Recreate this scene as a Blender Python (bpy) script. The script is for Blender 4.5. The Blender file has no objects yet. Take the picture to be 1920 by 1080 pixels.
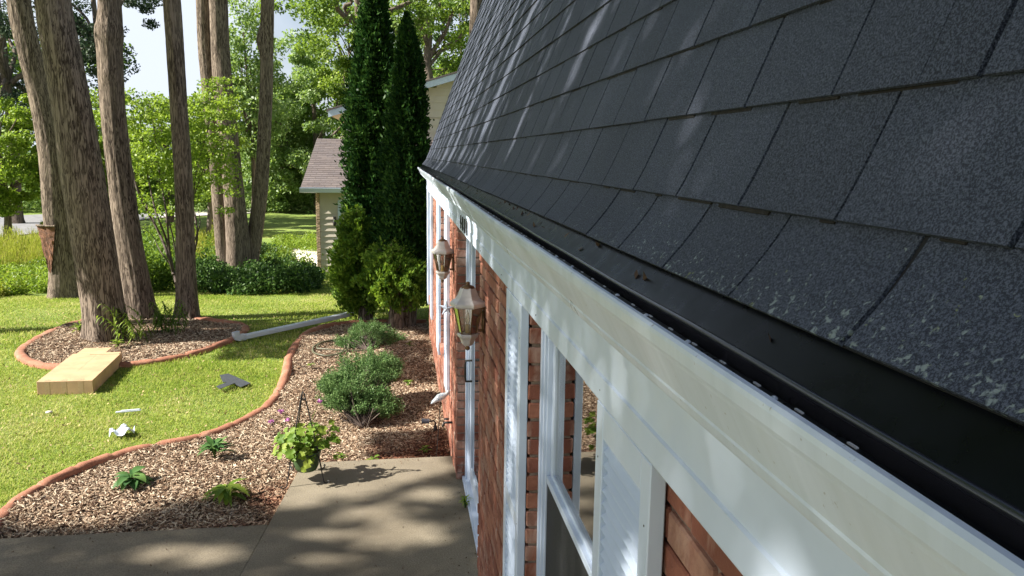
import bpy, math, random
import numpy as np
from mathutils import Vector, Matrix, noise
random.seed(7)
RNG = np.random.default_rng(11)
sc = bpy.context.scene
col = sc.collection
rad = math.radians

# ------------------------------------------------------------------ camera
FPX, CAMH = 1500.0, 2.7
def _n(v): return v/np.linalg.norm(v)
_yd = _n(np.array([745-960, 540-288, -FPX]))
_up = -np.array([-135., -9000., -FPX]); _up = _n(_up-_up.dot(_yd)*_yd)
_xd = np.cross(_yd, _up)
RM = np.stack([_xd, _yd, _up], 1)          # world -> camera
CP = np.array([0, 0, CAMH])
cam = bpy.data.cameras.new('camera'); cam.lens = FPX/1920*36; cam.sensor_width = 36
cam.clip_start = 0.02; cam.clip_end = 2000
camo = bpy.data.objects.new('camera', cam); col.objects.link(camo)
camo.matrix_world = Matrix.Translation((0, 0, CAMH)) @ Matrix([list(RM.T[i]) for i in range(3)]).to_4x4()
sc.camera = camo

# ------------------------------------------------------------------ light
SUN = _n(np.array([1.0, 0.12, -0.84]))      # direction of travel
world = bpy.data.worlds.new('World'); sc.world = world; world.use_nodes = True
wn = world.node_tree
bg = wn.nodes['Background']; sky = wn.nodes.new('ShaderNodeTexSky'); sky.sky_type = 'NISHITA'
sky.sun_disc = False
sky.sun_elevation = math.asin(-SUN[2]); sky.sun_rotation = math.atan2(-SUN[0], -SUN[1])
sky.air_density = 1.0; sky.dust_density = 2.0; sky.ozone_density = 1.0
# pale cloud added to whiten the low sky over the far trees
tc = wn.nodes.new('ShaderNodeTexCoord'); sx = wn.nodes.new('ShaderNodeSeparateXYZ'); wn.links.new(tc.outputs['Generated'], sx.inputs[0])
cn = wn.nodes.new('ShaderNodeTexNoise'); cn.inputs['Scale'].default_value = 3.2; cn.inputs['Detail'].default_value = 5; wn.links.new(tc.outputs['Generated'], cn.inputs['Vector'])
el = wn.nodes.new('ShaderNodeMapRange'); wn.links.new(sx.outputs[2], el.inputs[0])
for i_, v_ in ((1, .18), (2, .62), (3, 1.25), (4, 0)): el.inputs[i_].default_value = v_
cr = wn.nodes.new('ShaderNodeMapRange'); wn.links.new(cn.outputs[0], cr.inputs[0])
for i_, v_ in ((1, .34), (2, .60), (3, 0), (4, 1)): cr.inputs[i_].default_value = v_
cm = wn.nodes.new('ShaderNodeMath'); cm.operation = 'MULTIPLY'; cm.use_clamp = True; wn.links.new(el.outputs[0], cm.inputs[0]); wn.links.new(cr.outputs[0], cm.inputs[1])
cx_ = wn.nodes.new('ShaderNodeMix'); cx_.data_type = 'RGBA'; wn.links.new(cm.outputs[0], cx_.inputs[0]); wn.links.new(sky.outputs[0], cx_.inputs[6]); cx_.inputs[7].default_value = (6.6, 7.2, 8.2, 1)
wn.links.new(cx_.outputs[2], bg.inputs[0]); bg.inputs[1].default_value = 0.05
sl = bpy.data.lights.new('sun', 'SUN'); sl.energy = 5.0; sl.angle = rad(0.55); sl.color = (1, 0.95, 0.86)
so = bpy.data.objects.new('sun', sl); col.objects.link(so)
so.rotation_euler = Vector(SUN).to_track_quat('-Z', 'Y').to_euler()
sc.view_settings.view_transform = 'Standard'; sc.view_settings.look = 'None'
sc.view_settings.exposure = 1.45; sc.view_settings.gamma = 1

# ------------------------------------------------------------------ placing
def gh(y):                                   # ground falls away gently beyond the front lawn
    y = np.asarray(y, float)
    return -0.6*np.clip((y-14.5)/8.0, 0, 1)**1.0
def ray(px, py):
    w = RM.T @ np.array([px-960, 540-py, -FPX]); return _n(w)
def gz(px, py, z=0.0):
    r = ray(px, py); return CP + r*((z-CAMH)/r[2])
def gp(px, py):                              # on the ground surface
    z = 0.0
    for _ in range(30):
        p = gz(px, py, z); z = float(gh(p[1]))
    return gz(px, py, z)
def gx(px, py, x):
    r = ray(px, py); return CP + r*(x/r[0])
def gy(px, py, y):
    r = ray(px, py); return CP + r*(y/r[1])
def proj(P):
    c = (np.atleast_2d(P)-CP) @ RM.T
    d = np.maximum(-c[:, 2], 1e-3)
    return np.stack([960+FPX*c[:, 0]/d, 540-FPX*c[:, 1]/d, -c[:, 2]], 1)
def inpoly(X, Y, poly):
    inside = np.zeros(X.shape, bool); n = len(poly)
    for i in range(n):
        x1, y1 = poly[i][:2]; x2, y2 = poly[(i+1) % n][:2]
        if y1 == y2: continue
        c = ((y1 > Y) != (y2 > Y)) & (X < (x2-x1)*(Y-y1)/(y2-y1)+x1)
        inside ^= c
    return inside
def smooth_path(P, n=8, closed=False):
    P = [np.array(p, float) for p in P]; out = []; N = len(P)
    for i in range(N if closed else N-1):
        if closed: a, b, c, d = P[(i-1) % N], P[i], P[(i+1) % N], P[(i+2) % N]
        else: a, b, c, d = P[max(i-1, 0)], P[i], P[i+1], P[min(i+2, N-1)]
        for k in range(n):
            t = k/n
            out.append(.5*((2*b)+(-a+c)*t+(2*a-5*b+4*c-d)*t*t+(-a+3*b-3*c+d)*t**3))
    if not closed: out.append(P[-1])
    return out

# ------------------------------------------------------------------ objects
def tag(o, label=None, cat=None, group=None, kind=None):
    if label: o['label'] = label
    if cat: o['category'] = cat
    if group: o['group'] = group
    if kind: o['kind'] = kind
    return o
def empty(name, loc=(0, 0, 0), label=None, cat=None, group=None):
    o = bpy.data.objects.new(name, None); col.objects.link(o); o.location = loc
    o.empty_display_size = .1
    return tag(o, label, cat, group)
def link(name, me, mat, parent=None):
    o = bpy.data.objects.new(name, me); col.objects.link(o)
    if mat is not None and not me.materials: me.materials.append(mat)
    if parent is not None: o.parent = parent
    return o
class MB:
    def __init__(s): s.v = []; s.f = []; s.sm = []
    def add(s, vs, fs, sm=False):
        b = len(s.v); s.v += [tuple(v) for v in vs]; s.f += [tuple(i+b for i in f) for f in fs]
        s.sm += [sm]*len(fs); return s
    def box(s, lo, hi, j=0):
        x0, y0, z0 = lo; x1, y1, z1 = hi
        v = [(x, y, z) for x in (x0, x1) for y in (y0, y1) for z in (z0, z1)]
        if j: v = [tuple(c+random.uniform(-j, j) for c in p) for p in v]
        return s.add(v, [(0, 1, 3, 2), (4, 6, 7, 5), (0, 4, 5, 1), (2, 3, 7, 6), (0, 2, 6, 4), (1, 5, 7, 3)])
    def quad(s, a, b, c, d): return s.add([a, b, c, d], [(0, 1, 2, 3)])
    def prism(s, pts, axis, a, b, sm=False):  # 2-D outline pushed along an axis
        n = len(pts)
        def P(p, t):
            if axis == 'y': return (p[0], t, p[1])
            if axis == 'x': return (t, p[0], p[1])
            return (p[0], p[1], t)
        v = [P(p, a) for p in pts]+[P(p, b) for p in pts]
        f = [(i, (i+1) % n, n+(i+1) % n, n+i) for i in range(n)]
        s.add(v, f, sm); return s.add(v, [tuple(range(n))[::-1], tuple(range(n, 2*n))])
    def tube(s, pts, r, n=8, cap=True, sm=True):
        pts = [Vector(p) for p in pts]; R = r if hasattr(r, '__len__') else [r]*len(pts)
        vs = []; prev = None
        for i, p in enumerate(pts):
            d = (pts[min(i+1, len(pts)-1)]-pts[max(i-1, 0)]).normalized()
            if prev is None:
                u = d.orthogonal().normalized()
            else:
                u = (prev-d*prev.dot(d));  u = u.normalized() if u.length > 1e-6 else d.orthogonal().normalized()
            prev = u; w = d.cross(u)
            for k in range(n):
                a = 2*math.pi*k/n; vs.append(p+(u*math.cos(a)+w*math.sin(a))*R[i])
        fs = [(i*n+k, i*n+(k+1) % n, (i+1)*n+(k+1) % n, (i+1)*n+k) for i in range(len(pts)-1) for k in range(n)]
        s.add(vs, fs, sm)
        if cap: s.add(vs, [tuple(range(n))[::-1], tuple(range((len(pts)-1)*n, len(pts)*n))])
        return s
    def lathe(s, prof, c, n=16, rot=0, sm=True, cap=True):
        vs = []
        for r, z in prof:
            for k in range(n):
                a = 2*math.pi*k/n+rot; vs.append((c[0]+r*math.cos(a), c[1]+r*math.sin(a), c[2]+z))
        fs = [(i*n+k, i*n+(k+1) % n, (i+1)*n+(k+1) % n, (i+1)*n+k) for i in range(len(prof)-1) for k in range(n)]
        s.add(vs, fs, sm)
        if cap: s.add(vs, [tuple(range(n))[::-1], tuple(range((len(prof)-1)*n, len(prof)*n))])
        return s
    def build(s, name, mat, parent=None, bevel=0, seg=1):
        me = bpy.data.meshes.new(name); me.from_pydata(s.v, [], s.f)
        me.polygons.foreach_set('use_smooth', s.sm); me.update()
        o = link(name, me, mat, parent)
        if bevel:
            m = o.modifiers.new('bevel', 'BEVEL'); m.width = bevel; m.segments = seg; m.limit_method = 'ANGLE'
            m.angle_limit = rad(40)
        return o
def npmesh(name, V, F, mat, parent=None, smooth=False):     # V (n,3)  F (m,k) all the same k
    me = bpy.data.meshes.new(name); n, (m, k) = len(V), F.shape
    me.vertices.add(n); me.vertices.foreach_set('co', np.ascontiguousarray(V, np.float32).ravel())
    me.loops.add(m*k); me.loops.foreach_set('vertex_index', F.astype(np.int32).ravel())
    me.polygons.add(m); me.polygons.foreach_set('loop_start', np.arange(0, m*k, k, dtype=np.int32))
    me.polygons.foreach_set('use_smooth', np.full(m, smooth))
    me.update(calc_edges=True)
    return link(name, me, mat, parent)
def unit(A): return A/np.maximum(np.linalg.norm(A, axis=-1, keepdims=True), 1e-9)
def leaves_arr(C, L, W, N=None, spread=1.0, D=None):
    """one small folded leaf per centre: C (n,3); L length, W width; N preferred normals, D preferred direction"""
    n = len(C); L = np.broadcast_to(L, n)*RNG.uniform(.7, 1.25, n); W = np.broadcast_to(W, n)*RNG.uniform(.75, 1.2, n)
    r = RNG.normal(size=(n, 3))
    d = unit(r if D is None else D+r*spread*.6)
    q = RNG.normal(size=(n, 3)) if N is None else N+RNG.normal(size=(n, 3))*spread
    s = unit(np.cross(d, q)); nn = np.cross(s, d)
    a = C-d*L[:, None]/2; b = C+d*L[:, None]/2
    m = C-d*(L*.08)[:, None]-nn*(W*.18)[:, None]
    l = m+s*(W/2)[:, None]; rr = m-s*(W/2)[:, None]
    V = np.stack([a, rr+nn*(W*.2)[:, None], b, l+nn*(W*.2)[:, None]], 1).reshape(-1, 3)
    F = np.arange(4*n).reshape(n, 4)
    return V, F
def leafobj(name, C, L, W, mat, parent=None, **k):
    V, F = leaves_arr(np.asarray(C), L, W, **k); return npmesh(name, V, F, mat, parent)

# ------------------------------------------------------------------ materials
def newmat(name):
    m = bpy.data.materials.new(name); m.use_nodes = True; nt = m.node_tree
    return m, nt, nt.nodes['Principled BSDF']
def N(nt, t, **k):
    n = nt.nodes.new(t)
    for a, b in k.items(): setattr(n, a, b)
    return n
def ramp(nt, src, stops, interp='LINEAR'):
    r = nt.nodes.new('ShaderNodeValToRGB'); r.color_ramp.interpolation = interp
    e = r.color_ramp.elements
    while len(e) < len(stops): e.new(.5)
    for i, (p, c) in enumerate(stops): e[i].position = p; e[i].color = (*c, 1) if len(c) == 3 else c
    nt.links.new(src, r.inputs[0]); return r.outputs[0]
def coord(nt, scale=(1, 1, 1), kind='Object', rot=(0, 0, 0)):
    t = N(nt, 'ShaderNodeTexCoord'); m = N(nt, 'ShaderNodeMapping'); m.inputs['Scale'].default_value = scale
    m.inputs['Rotation'].default_value = rot
    nt.links.new(t.outputs[kind], m.inputs[0]); return m.outputs[0]
def noi(nt, vec, scale, detail=4, rough=.55, dist=0):
    n = N(nt, 'ShaderNodeTexNoise'); n.inputs['Scale'].default_value = scale; n.inputs['Detail'].default_value = detail
    n.inputs['Roughness'].default_value = rough; n.inputs['Distortion'].default_value = dist
    nt.links.new(vec, n.inputs['Vector']); return n.outputs[0]
def vor(nt, vec, scale, feature='F1', out=0, rnd=1):
    n = N(nt, 'ShaderNodeTexVoronoi'); n.feature = feature; n.inputs['Scale'].default_value = scale
    n.inputs['Randomness'].default_value = rnd
    nt.links.new(vec, n.inputs['Vector']); return n.outputs[out]
def mix(nt, f, a, b, mode='MIX'):
    n = N(nt, 'ShaderNodeMix', data_type='RGBA', blend_type=mode)
    for s, v in ((0, f), (6, a), (7, b)):
        if isinstance(v, bpy.types.NodeSocket): nt.links.new(v, n.inputs[s])
        elif s == 0: n.inputs[0].default_value = v
        else: n.inputs[s].default_value = (*v, 1)
    return n.outputs[2]
def mth(nt, op, a, b=0.0, c=None):
    n = N(nt, 'ShaderNodeMath', operation=op)
    for s, v in ((0, a), (1, b), (2, c)):
        if v is None: continue
        if isinstance(v, bpy.types.NodeSocket): nt.links.new(v, n.inputs[s])
        else: n.inputs[s].default_value = v
    return n.outputs[0]
def bump(nt, b, h, dist, strength=1.0):
    n = N(nt, 'ShaderNodeBump'); n.inputs['Strength'].default_value = strength; n.inputs['Distance'].default_value = dist
    nt.links.new(h, n.inputs['Height']); nt.links.new(n.outputs[0], b.inputs['Normal'])
def island(nt): return N(nt, 'ShaderNodeNewGeometry').outputs['Random Per Island']
def sep(nt, vec, i):
    n = N(nt, 'ShaderNodeSeparateXYZ'); nt.links.new(vec, n.inputs[0]); return n.outputs[i]

def plain(name, c, rough=.5, metal=0, spec=.5, var=.12, scale=14, bmp=0, coat=0):
    m, nt, b = newmat(name); v = coord(nt)
    n = noi(nt, v, scale, 5)
    dark = tuple(x*(1-var) for x in c); lite = tuple(min(1, x*(1+var)) for x in c)
    nt.links.new(ramp(nt, n, [(.3, dark), (.7, lite)]), b.inputs['Base Color'])
    nt.links.new(ramp(nt, noi(nt, v, scale*2.3, 3), [(.3, (rough*.8,)*3), (.7, (min(1, rough*1.2),)*3)]), b.inputs['Roughness'])
    b.inputs['Metallic'].default_value = metal; b.inputs['Specular IOR Level'].default_value = spec
    b.inputs['Coat Weight'].default_value = coat
    if bmp: bump(nt, b, noi(nt, v, scale*6, 4), bmp)
    return m
def leafmat(name, cols, trans=.38, gloss=.25, objscale=.6):
    """cols: dark, mid, light of the leaf itself; varies leaf by leaf and in broad drifts through the crown"""
    m = bpy.data.materials.new(name); m.use_nodes = True; nt = m.node_tree
    nt.nodes.remove(nt.nodes['Principled BSDF']); out = nt.nodes['Material Output']
    v = coord(nt)
    f = mth(nt, 'ADD', mth(nt, 'MULTIPLY', island(nt), .62), mth(nt, 'MULTIPLY', noi(nt, v, objscale, 2), .45))
    c = ramp(nt, f, [(.15, cols[0]), (.5, cols[1]), (.85, cols[2])])
    d = N(nt, 'ShaderNodeBsdfDiffuse'); t = N(nt, 'ShaderNodeBsdfTranslucent'); g = N(nt, 'ShaderNodeBsdfGlossy')
    g.inputs['Roughness'].default_value = .5
    nt.links.new(c, d.inputs[0]); nt.links.new(mix(nt, .5, c, (.35, .5, .03), 'MIX') if trans > .3 else c, t.inputs[0])
    s = N(nt, 'ShaderNodeMixShader'); s.inputs[0].default_value = trans
    nt.links.new(d.outputs[0], s.inputs[1]); nt.links.new(t.outputs[0], s.inputs[2])
    s2 = N(nt, 'ShaderNodeMixShader'); fr = N(nt, 'ShaderNodeFresnel'); fr.inputs[0].default_value = 1.4
    nt.links.new(mth(nt, 'MULTIPLY', mth(nt, 'MINIMUM', fr.outputs[0], .12), gloss*1.2), s2.inputs[0])
    nt.links.new(s.outputs[0], s2.inputs[1]); nt.links.new(g.outputs[0], s2.inputs[2])
    nt.links.new(s2.outputs[0], out.inputs[0]); return m

M = {}
M['white'] = plain('white_vinyl', (.55, .63, .76), .42, var=.05, scale=5)
M['bead'] = plain('black_bead', (.02, .02, .024), .22, spec=.7, var=.2)
M['white_alu_clean'] = plain('clean_aluminium', (.6, .61, .62), .35)
M['white_alu'] = plain('white_aluminium', (.60, .655, .72), .36, spec=.5, var=.05, scale=4)
M['black_metal'] = plain('black_coated_metal', (.003, .0035, .005), .3, spec=.13, var=.3, scale=12)
M['iron'] = plain('black_iron', (.02, .018, .017), .5, var=.3, scale=40)
M['brass'] = plain('aged_brass', (.18, .10, .05), .45, metal=.7, var=.3, scale=60)
M['card'] = plain('cardboard', (.47, .31, .175), .85, var=.16, scale=5)
M['tape'] = plain('parcel_tape', (.45, .31, .19), .3, var=.05)
M['siding'] = plain('cream_siding', (.56, .50, .41), .6, var=.05, scale=3)
M['soffit'] = plain('tan_soffit', (.45, .34, .23), .7, var=.05, scale=3)
M['rubber'] = plain('hose_rubber', (.10, .10, .06), .5)
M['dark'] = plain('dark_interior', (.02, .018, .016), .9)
M['screen'] = plain('insect_screen', (.02, .021, .024), .7, var=.2, scale=200)
M['curtain'] = plain('curtain_cloth', (.42, .36, .30), .9, var=.15, scale=8)
M['lamp_cap'] = plain('faded_copper_paint', (.60, .56, .53), .38, var=.12, scale=18, coat=.3)
M['soil'] = plain('soil', (.05, .033, .022), .95, var=.4, scale=20, bmp=.02)

def glassmat(name, tint=(.85, .9, .88), rough=.02, base=.12):
    m = bpy.data.materials.new(name); m.use_nodes = True; nt = m.node_tree
    nt.nodes.remove(nt.nodes['Principled BSDF']); out = nt.nodes['Material Output']
    t = N(nt, 'ShaderNodeBsdfTransparent'); t.inputs[0].default_value = (*tint, 1)
    g = N(nt, 'ShaderNodeBsdfGlossy'); g.inputs['Roughness'].default_value = rough
    f = N(nt, 'ShaderNodeFresnel'); f.inputs[0].default_value = 1.55
    s = N(nt, 'ShaderNodeMixShader')
    nt.links.new(mth(nt, 'MINIMUM', mth(nt, 'MULTIPLY_ADD', f.outputs[0], 1.6, base), 1.0), s.inputs[0])
    nt.links.new(t.outputs[0], s.inputs[1]); nt.links.new(g.outputs[0], s.inputs[2])
    nt.links.new(s.outputs[0], out.inputs[0]); return m
M['glass'] = glassmat('window_glass')
M['lamp_glass'] = glassmat('bevelled_lamp_glass', (.86, .80, .70), .08, .1)

def m_brick():
    m, nt, b = newmat('brick'); v = coord(nt)
    c = ramp(nt, island(nt), [(0, (.20, .065, .038)), (.35, (.285, .10, .058)), (.7, (.36, .15, .09)), (1, (.31, .18, .13))])
    n = noi(nt, v, 26, 6, .65)
    c = mix(nt, ramp(nt, n, [(.35, (0,)*3), (.62, (1,)*3)]), c, mix(nt, .5, c, (.14, .04, .025)))
    sm = noi(nt, coord(nt, (1, 1, .55)), 9, 5, .6, .6)
    c = mix(nt, ramp(nt, sm, [(.54, (0,)*3), (.68, (.55,)*3)]), c, (.50, .36, .29))
    nt.links.new(c, b.inputs['Base Color']); b.inputs['Roughness'].default_value = .85
    h = mth(nt, 'ADD', noi(nt, v, 60, 6, .7), mth(nt, 'MULTIPLY', noi(nt, v, 14, 3), 1.5))
    bump(nt, b, h, .004, .9); return m
M['brick'] = m_brick()
def m_gutter():
    m, nt, b = newmat('weathered_gutter_paint'); v = coord(nt, (1, 26, 3)); v1 = coord(nt)
    c = ramp(nt, noi(nt, v, 1.3, 4, .6), [(.35, (.53, .60, .69)), (.62, (.58, .65, .75))])
    c = mix(nt, ramp(nt, noi(nt, v1, 3.1, 6, .7), [(.52, (0,)*3), (.8, (.3,)*3)]), c, (.46, .48, .44))
    c = mix(nt, ramp(nt, noi(nt, v1, 70, 3, .7), [(.66, (0,)*3), (.74, (.7,)*3)]), c, (.22, .20, .16))
    nt.links.new(c, b.inputs['Base Color'])
    nt.links.new(ramp(nt, noi(nt, v1, 5, 5), [(.3, (.26,)*3), (.7, (.5,)*3)]), b.inputs['Roughness'])
    bump(nt, b, noi(nt, coord(nt, (1, .6, 1)), 2.2, 2), .01, .15); return m
M['gutter'] = m_gutter()
def m_mortar():
    m, nt, b = newmat('mortar'); v = coord(nt)
    nt.links.new(ramp(nt, noi(nt, v, 40, 5), [(.3, (.14, .095, .07)), (.7, (.27, .20, .155))]), b.inputs['Base Color'])
    b.inputs['Roughness'].default_value = .95; bump(nt, b, noi(nt, v, 120, 5), .004); return m
M['mortar'] = m_mortar()
def m_shingle(name, c0, c1, lichen=False, speck=1.0):
    m, nt, b = newmat(name); v = coord(nt)
    base = ramp(nt, island(nt), [(0, c0), (1, c1)])
    g = noi(nt, v, 400, 2, .9)
    base = mix(nt, ramp(nt, g, [(.44, (0,)*3), (.60, (1,)*3)]), mix(nt, .5, base, (.003, .004, .007)), mix(nt, .6*speck, base, (.15, .17, .225)))
    base = mix(nt, ramp(nt, noi(nt, v, 2.2, 4), [(.35, (.25,)*3), (.7, (0,)*3)]), base, tuple(x*.55 for x in c0))
    if lichen:
        z = sep(nt, v, 2); y = sep(nt, v, 1)
        low = ramp(nt, z, [(0, (1,)*3), (1, (0,)*3)])
        mr = N(nt, 'ShaderNodeMapRange'); nt.links.new(z, mr.inputs[0])
        mr.inputs[1].default_value = CAMH-.17; mr.inputs[2].default_value = CAMH-.055; mr.inputs[3].default_value = 1; mr.inputs[4].default_value = 0
        mr2 = N(nt, 'ShaderNodeMapRange'); nt.links.new(y, mr2.inputs[0])
        mr2.inputs[1].default_value = .5; mr2.inputs[2].default_value = 2.9; mr2.inputs[3].default_value = 1; mr2.inputs[4].default_value = 0
        amt = mth(nt, 'MULTIPLY', mr.outputs[0], mr2.outputs[0])
        blob = noi(nt, v, 125, 3, .55, .35)
        patch = noi(nt, v, 9, 3, .6)
        f = mth(nt, 'ADD', blob, mth(nt, 'MULTIPLY', mth(nt, 'ADD', amt, mth(nt, 'MULTIPLY', patch, .35)), .19))
        lc = mix(nt, ramp(nt, noi(nt, v, 16, 3), [(.55, (0,)*3), (.62, (1,)*3)]), (.26, .31, .30), (.23, .26, .07))
        fl = mth(nt, 'MULTIPLY', ramp(nt, f, [(.745, (0,)*3), (.83, (.75,)*3)]), ramp(nt, amt, [(.02, (0,)*3), (.12, (1,)*3)]))
        base = mix(nt, fl, base, lc)
    nt.links.new(base, b.inputs['Base Color']); b.inputs['Roughness'].default_value = .7
    b.inputs['Specular IOR Level'].default_value = .4
    bump(nt, b, g, .0009, .7); return m
M['shingle'] = m_shingle('dark_slate_shingle', (.009, .014, .030), (.032, .042, .070), True)
M['shingle_brown'] = m_shingle('brown_shingle', (.17, .12, .09), (.27, .20, .155))
def m_concrete():
    m, nt, b = newmat('concrete'); v = coord(nt)
    c = ramp(nt, noi(nt, v, 1.6, 6, .6), [(.3, (.15, .122, .082)), (.7, (.27, .23, .165))])
    c = mix(nt, ramp(nt, noi(nt, v, 110, 3, .8), [(.42, (.6,)*3), (.56, (0,)*3)]), c, (.075, .062, .045))
    c = mix(nt, ramp(nt, noi(nt, v, 85, 2, .7), [(.66, (0,)*3), (.72, (.5,)*3)]), c, (.34, .31, .26))
    c = mix(nt, ramp(nt, noi(nt, v, 7, 5, .7), [(.55, (0,)*3), (.75, (.6,)*3)]), c, (.13, .11, .085))
    nt.links.new(c, b.inputs['Base Color']); st = vor(nt, coord(nt, (1, 1, 1)), .9, 'DISTANCE_TO_EDGE')
    b.inputs['Roughness'].default_value = .85
    bump(nt, b, noi(nt, v, 150, 5, .7), .0015, .6); return m
M['concrete'] = m_concrete()
M['pale_concrete'] = plain('pale_concrete', (.55, .52, .47), .85, var=.08, scale=2)
def m_asphalt():
    m, nt, b = newmat('asphalt'); v = coord(nt)
    nt.links.new(ramp(nt, noi(nt, v, 3, 6), [(.3, (.16, .16, .17)), (.7, (.24, .235, .24))]), b.inputs['Base Color'])
    b.inputs['Roughness'].default_value = .9; return m
M['asphalt'] = m_asphalt()
def m_ground():
    m, nt, b = newmat('lawn_ground'); v = coord(nt)
    c = ramp(nt, noi(nt, v, .8, 6, .6), [(.3, (.14, .22, .03)), (.55, (.22, .30, .045)), (.75, (.34, .35, .09))])
    c = mix(nt, ramp(nt, noi(nt, v, 22, 5, .7), [(.35, (.6,)*3), (.6, (0,)*3)]), c, (.09, .13, .03))
    nt.links.new(c, b.inputs['Base Color']); b.inputs['Roughness'].default_value = .95
    bump(nt, b, noi(nt, v, 40, 5, .7), .03); return m
M['ground'] = m_ground()
def m_blade():
    m, nt, b = newmat('grass_blades'); nt.nodes.remove(b); out = nt.nodes['Material Output']; v = coord(nt)
    f = mth(nt, 'ADD', mth(nt, 'MULTIPLY', island(nt), .42), mth(nt, 'MULTIPLY', noi(nt, v, 1.5, 5, .7), .55))
    f = mth(nt, 'ADD', f, mth(nt, 'MULTIPLY', mth(nt, 'SUBTRACT', noi(nt, v, .45, 2), .42), .5))
    c = ramp(nt, f, [(.20, (.13, .23, .03)), (.44, (.29, .385, .055)), (.62, (.45, .48, .12)), (.82, (.66, .59, .31))])
    d = N(nt, 'ShaderNodeBsdfDiffuse'); t = N(nt, 'ShaderNodeBsdfTranslucent'); s = N(nt, 'ShaderNodeMixShader')
    s.inputs[0].default_value = .45
    nt.links.new(c, d.inputs[0]); nt.links.new(c, t.inputs[0]); nt.links.new(d.outputs[0], s.inputs[1]); nt.links.new(t.outputs[0], s.inputs[2])
    nt.links.new(s.outputs[0], out.inputs[0]); return m
M['blade'] = m_blade()
def m_chips():
    m, nt, b = newmat('wood_chips'); v = coord(nt)
    y = sep(nt, v, 1); x = sep(nt, v, 0)
    pale = ramp(nt, island(nt), [(0, (.055, .026, .015)), (.3, (.19, .11, .062)), (.64, (.39, .28, .185)), (1, (.66, .55, .41))])
    red = ramp(nt, island(nt), [(0, (.05, .018, .010)), (.4, (.14, .048, .024)), (.75, (.26, .11, .055)), (1, (.46, .29, .18))])
    # fresher red-brown mulch lies towards the walk and along the wall
    k = mth(nt, 'ADD', mth(nt, 'MULTIPLY', mth(nt, 'SUBTRACT', 6.9, y), .7), mth(nt, 'MULTIPLY', mth(nt, 'ADD', x, .12), .9))
    k = mth(nt, 'ADD', mth(nt, 'ADD', k, .3), mth(nt, 'MULTIPLY', mth(nt, 'SUBTRACT', noi(nt, v, 1.6, 5, .65), .5), 3.0))
    c = mix(nt, ramp(nt, k, [(.0, (0,)*3), (.5, (1,)*3)]), pale, red)
    nt.links.new(c, b.inputs['Base Color']); b.inputs['Roughness'].default_value = .85; return m
M['chips'] = m_chips()
def m_curb():
    m, nt, b = newmat('terracotta_edging'); v = coord(nt)
    c = ramp(nt, noi(nt, v, 3.5, 6, .65), [(.3, (.24, .09, .05)), (.55, (.39, .17, .10)), (.75, (.50, .32, .22))])
    c = mix(nt, ramp(nt, noi(nt, v, 60, 4, .7), [(.4, (.5,)*3), (.6, (0,)*3)]), c, (.16, .06, .035))
    nt.links.new(c, b.inputs['Base Color']); b.inputs['Roughness'].default_value = .85
    bump(nt, b, noi(nt, v, 45, 5, .7), .003, .8); return m
M['curb'] = m_curb()
def m_bark(name, dark, light, sc_=1.0):
    m, nt, b = newmat(name)
    v = coord(nt, (19*sc_, 19*sc_, 1.7*sc_)); v2 = coord(nt, (34*sc_, 34*sc_, 7*sc_))
    rid = noi(nt, v, 1.6, 3, .55, 1.1); n = noi(nt, v2, 1.4, 6, .75, .5)
    r1 = mth(nt, 'ABSOLUTE', mth(nt, 'SUBTRACT', rid, .5))
    h = mth(nt, 'ADD', mth(nt, 'MULTIPLY', mth(nt, 'MINIMUM', r1, .10), 5.4), mth(nt, 'MULTIPLY', n, .75))
    c = ramp(nt, h, [(.28, tuple(x*.35 for x in dark)), (.5, dark), (.95, light)])
    big = noi(nt, coord(nt), 1.1, 4)
    c = mix(nt, ramp(nt, big, [(.45, (0,)*3), (.75, (.45,)*3)]), c, tuple(x*1.1 for x in light))
    nt.links.new(c, b.inputs['Base Color']); b.inputs['Roughness'].default_value = .92
    b.inputs['Specular IOR Level'].default_value = .2
    bump(nt, b, h, .0075, .9); return m
M['bark'] = m_bark('grey_brown_bark', (.062, .045, .034), (.26, .205, .16))
M['bark_far'] = m_bark('far_bark', (.09, .07, .055), (.20, .16, .13), .5)
M['twig'] = plain('twig_bark', (.07, .05, .04), .9, var=.3)
M['wound'] = plain('split_heartwood', (.15, .065, .032), .9, var=.5, scale=14, bmp=.02)
M['leaf_oak'] = leafmat('oak_leaf', ((.035, .08, .014), (.085, .16, .026), (.18, .27, .05)))
M['leaf_lime'] = leafmat('lime_green_leaf', ((.07, .14, .016), (.18, .27, .035), (.32, .40, .07)), .45)
M['leaf_pale'] = leafmat('pale_green_leaf', ((.08, .15, .04), (.18, .28, .09), (.36, .46, .20)), .42)
M['leaf_dark'] = leafmat('dark_green_leaf', ((.015, .045, .010), (.045, .10, .02), (.11, .19, .04)), .3)
M['leaf_pine'] = leafmat('pine_needle', ((.02, .04, .022), (.045, .075, .04), (.09, .13, .07)), .2)
M['leaf_arb'] = leafmat('arborvitae_spray', ((.006, .026, .006), (.018, .055, .012), (.06, .13, .02)), .25, .12, 1.5)
M['leaf_skirt'] = leafmat('yellow_green_spray', ((.03, .08, .01), (.09, .19, .02), (.24, .35, .05)), .4, .2, 2)
M['leaf_juniper'] = leafmat('juniper_needle', ((.035, .09, .025), (.11, .20, .06), (.22, .33, .12)), .3, .2, 2)
M['leaf_gold'] = leafmat('golden_grass', ((.16, .18, .03), (.30, .30, .05), (.48, .42, .10)), .4)
M['leaf_gera'] = leafmat('geranium_leaf', ((.07, .15, .02), (.14, .24, .03), (.30, .36, .06)), .42, .3, 3)
M['leaf_hosta'] = leafmat('hosta_leaf', ((.03, .09, .03), (.07, .16, .04), (.14, .24, .06)), .3, .4, 3)
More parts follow.
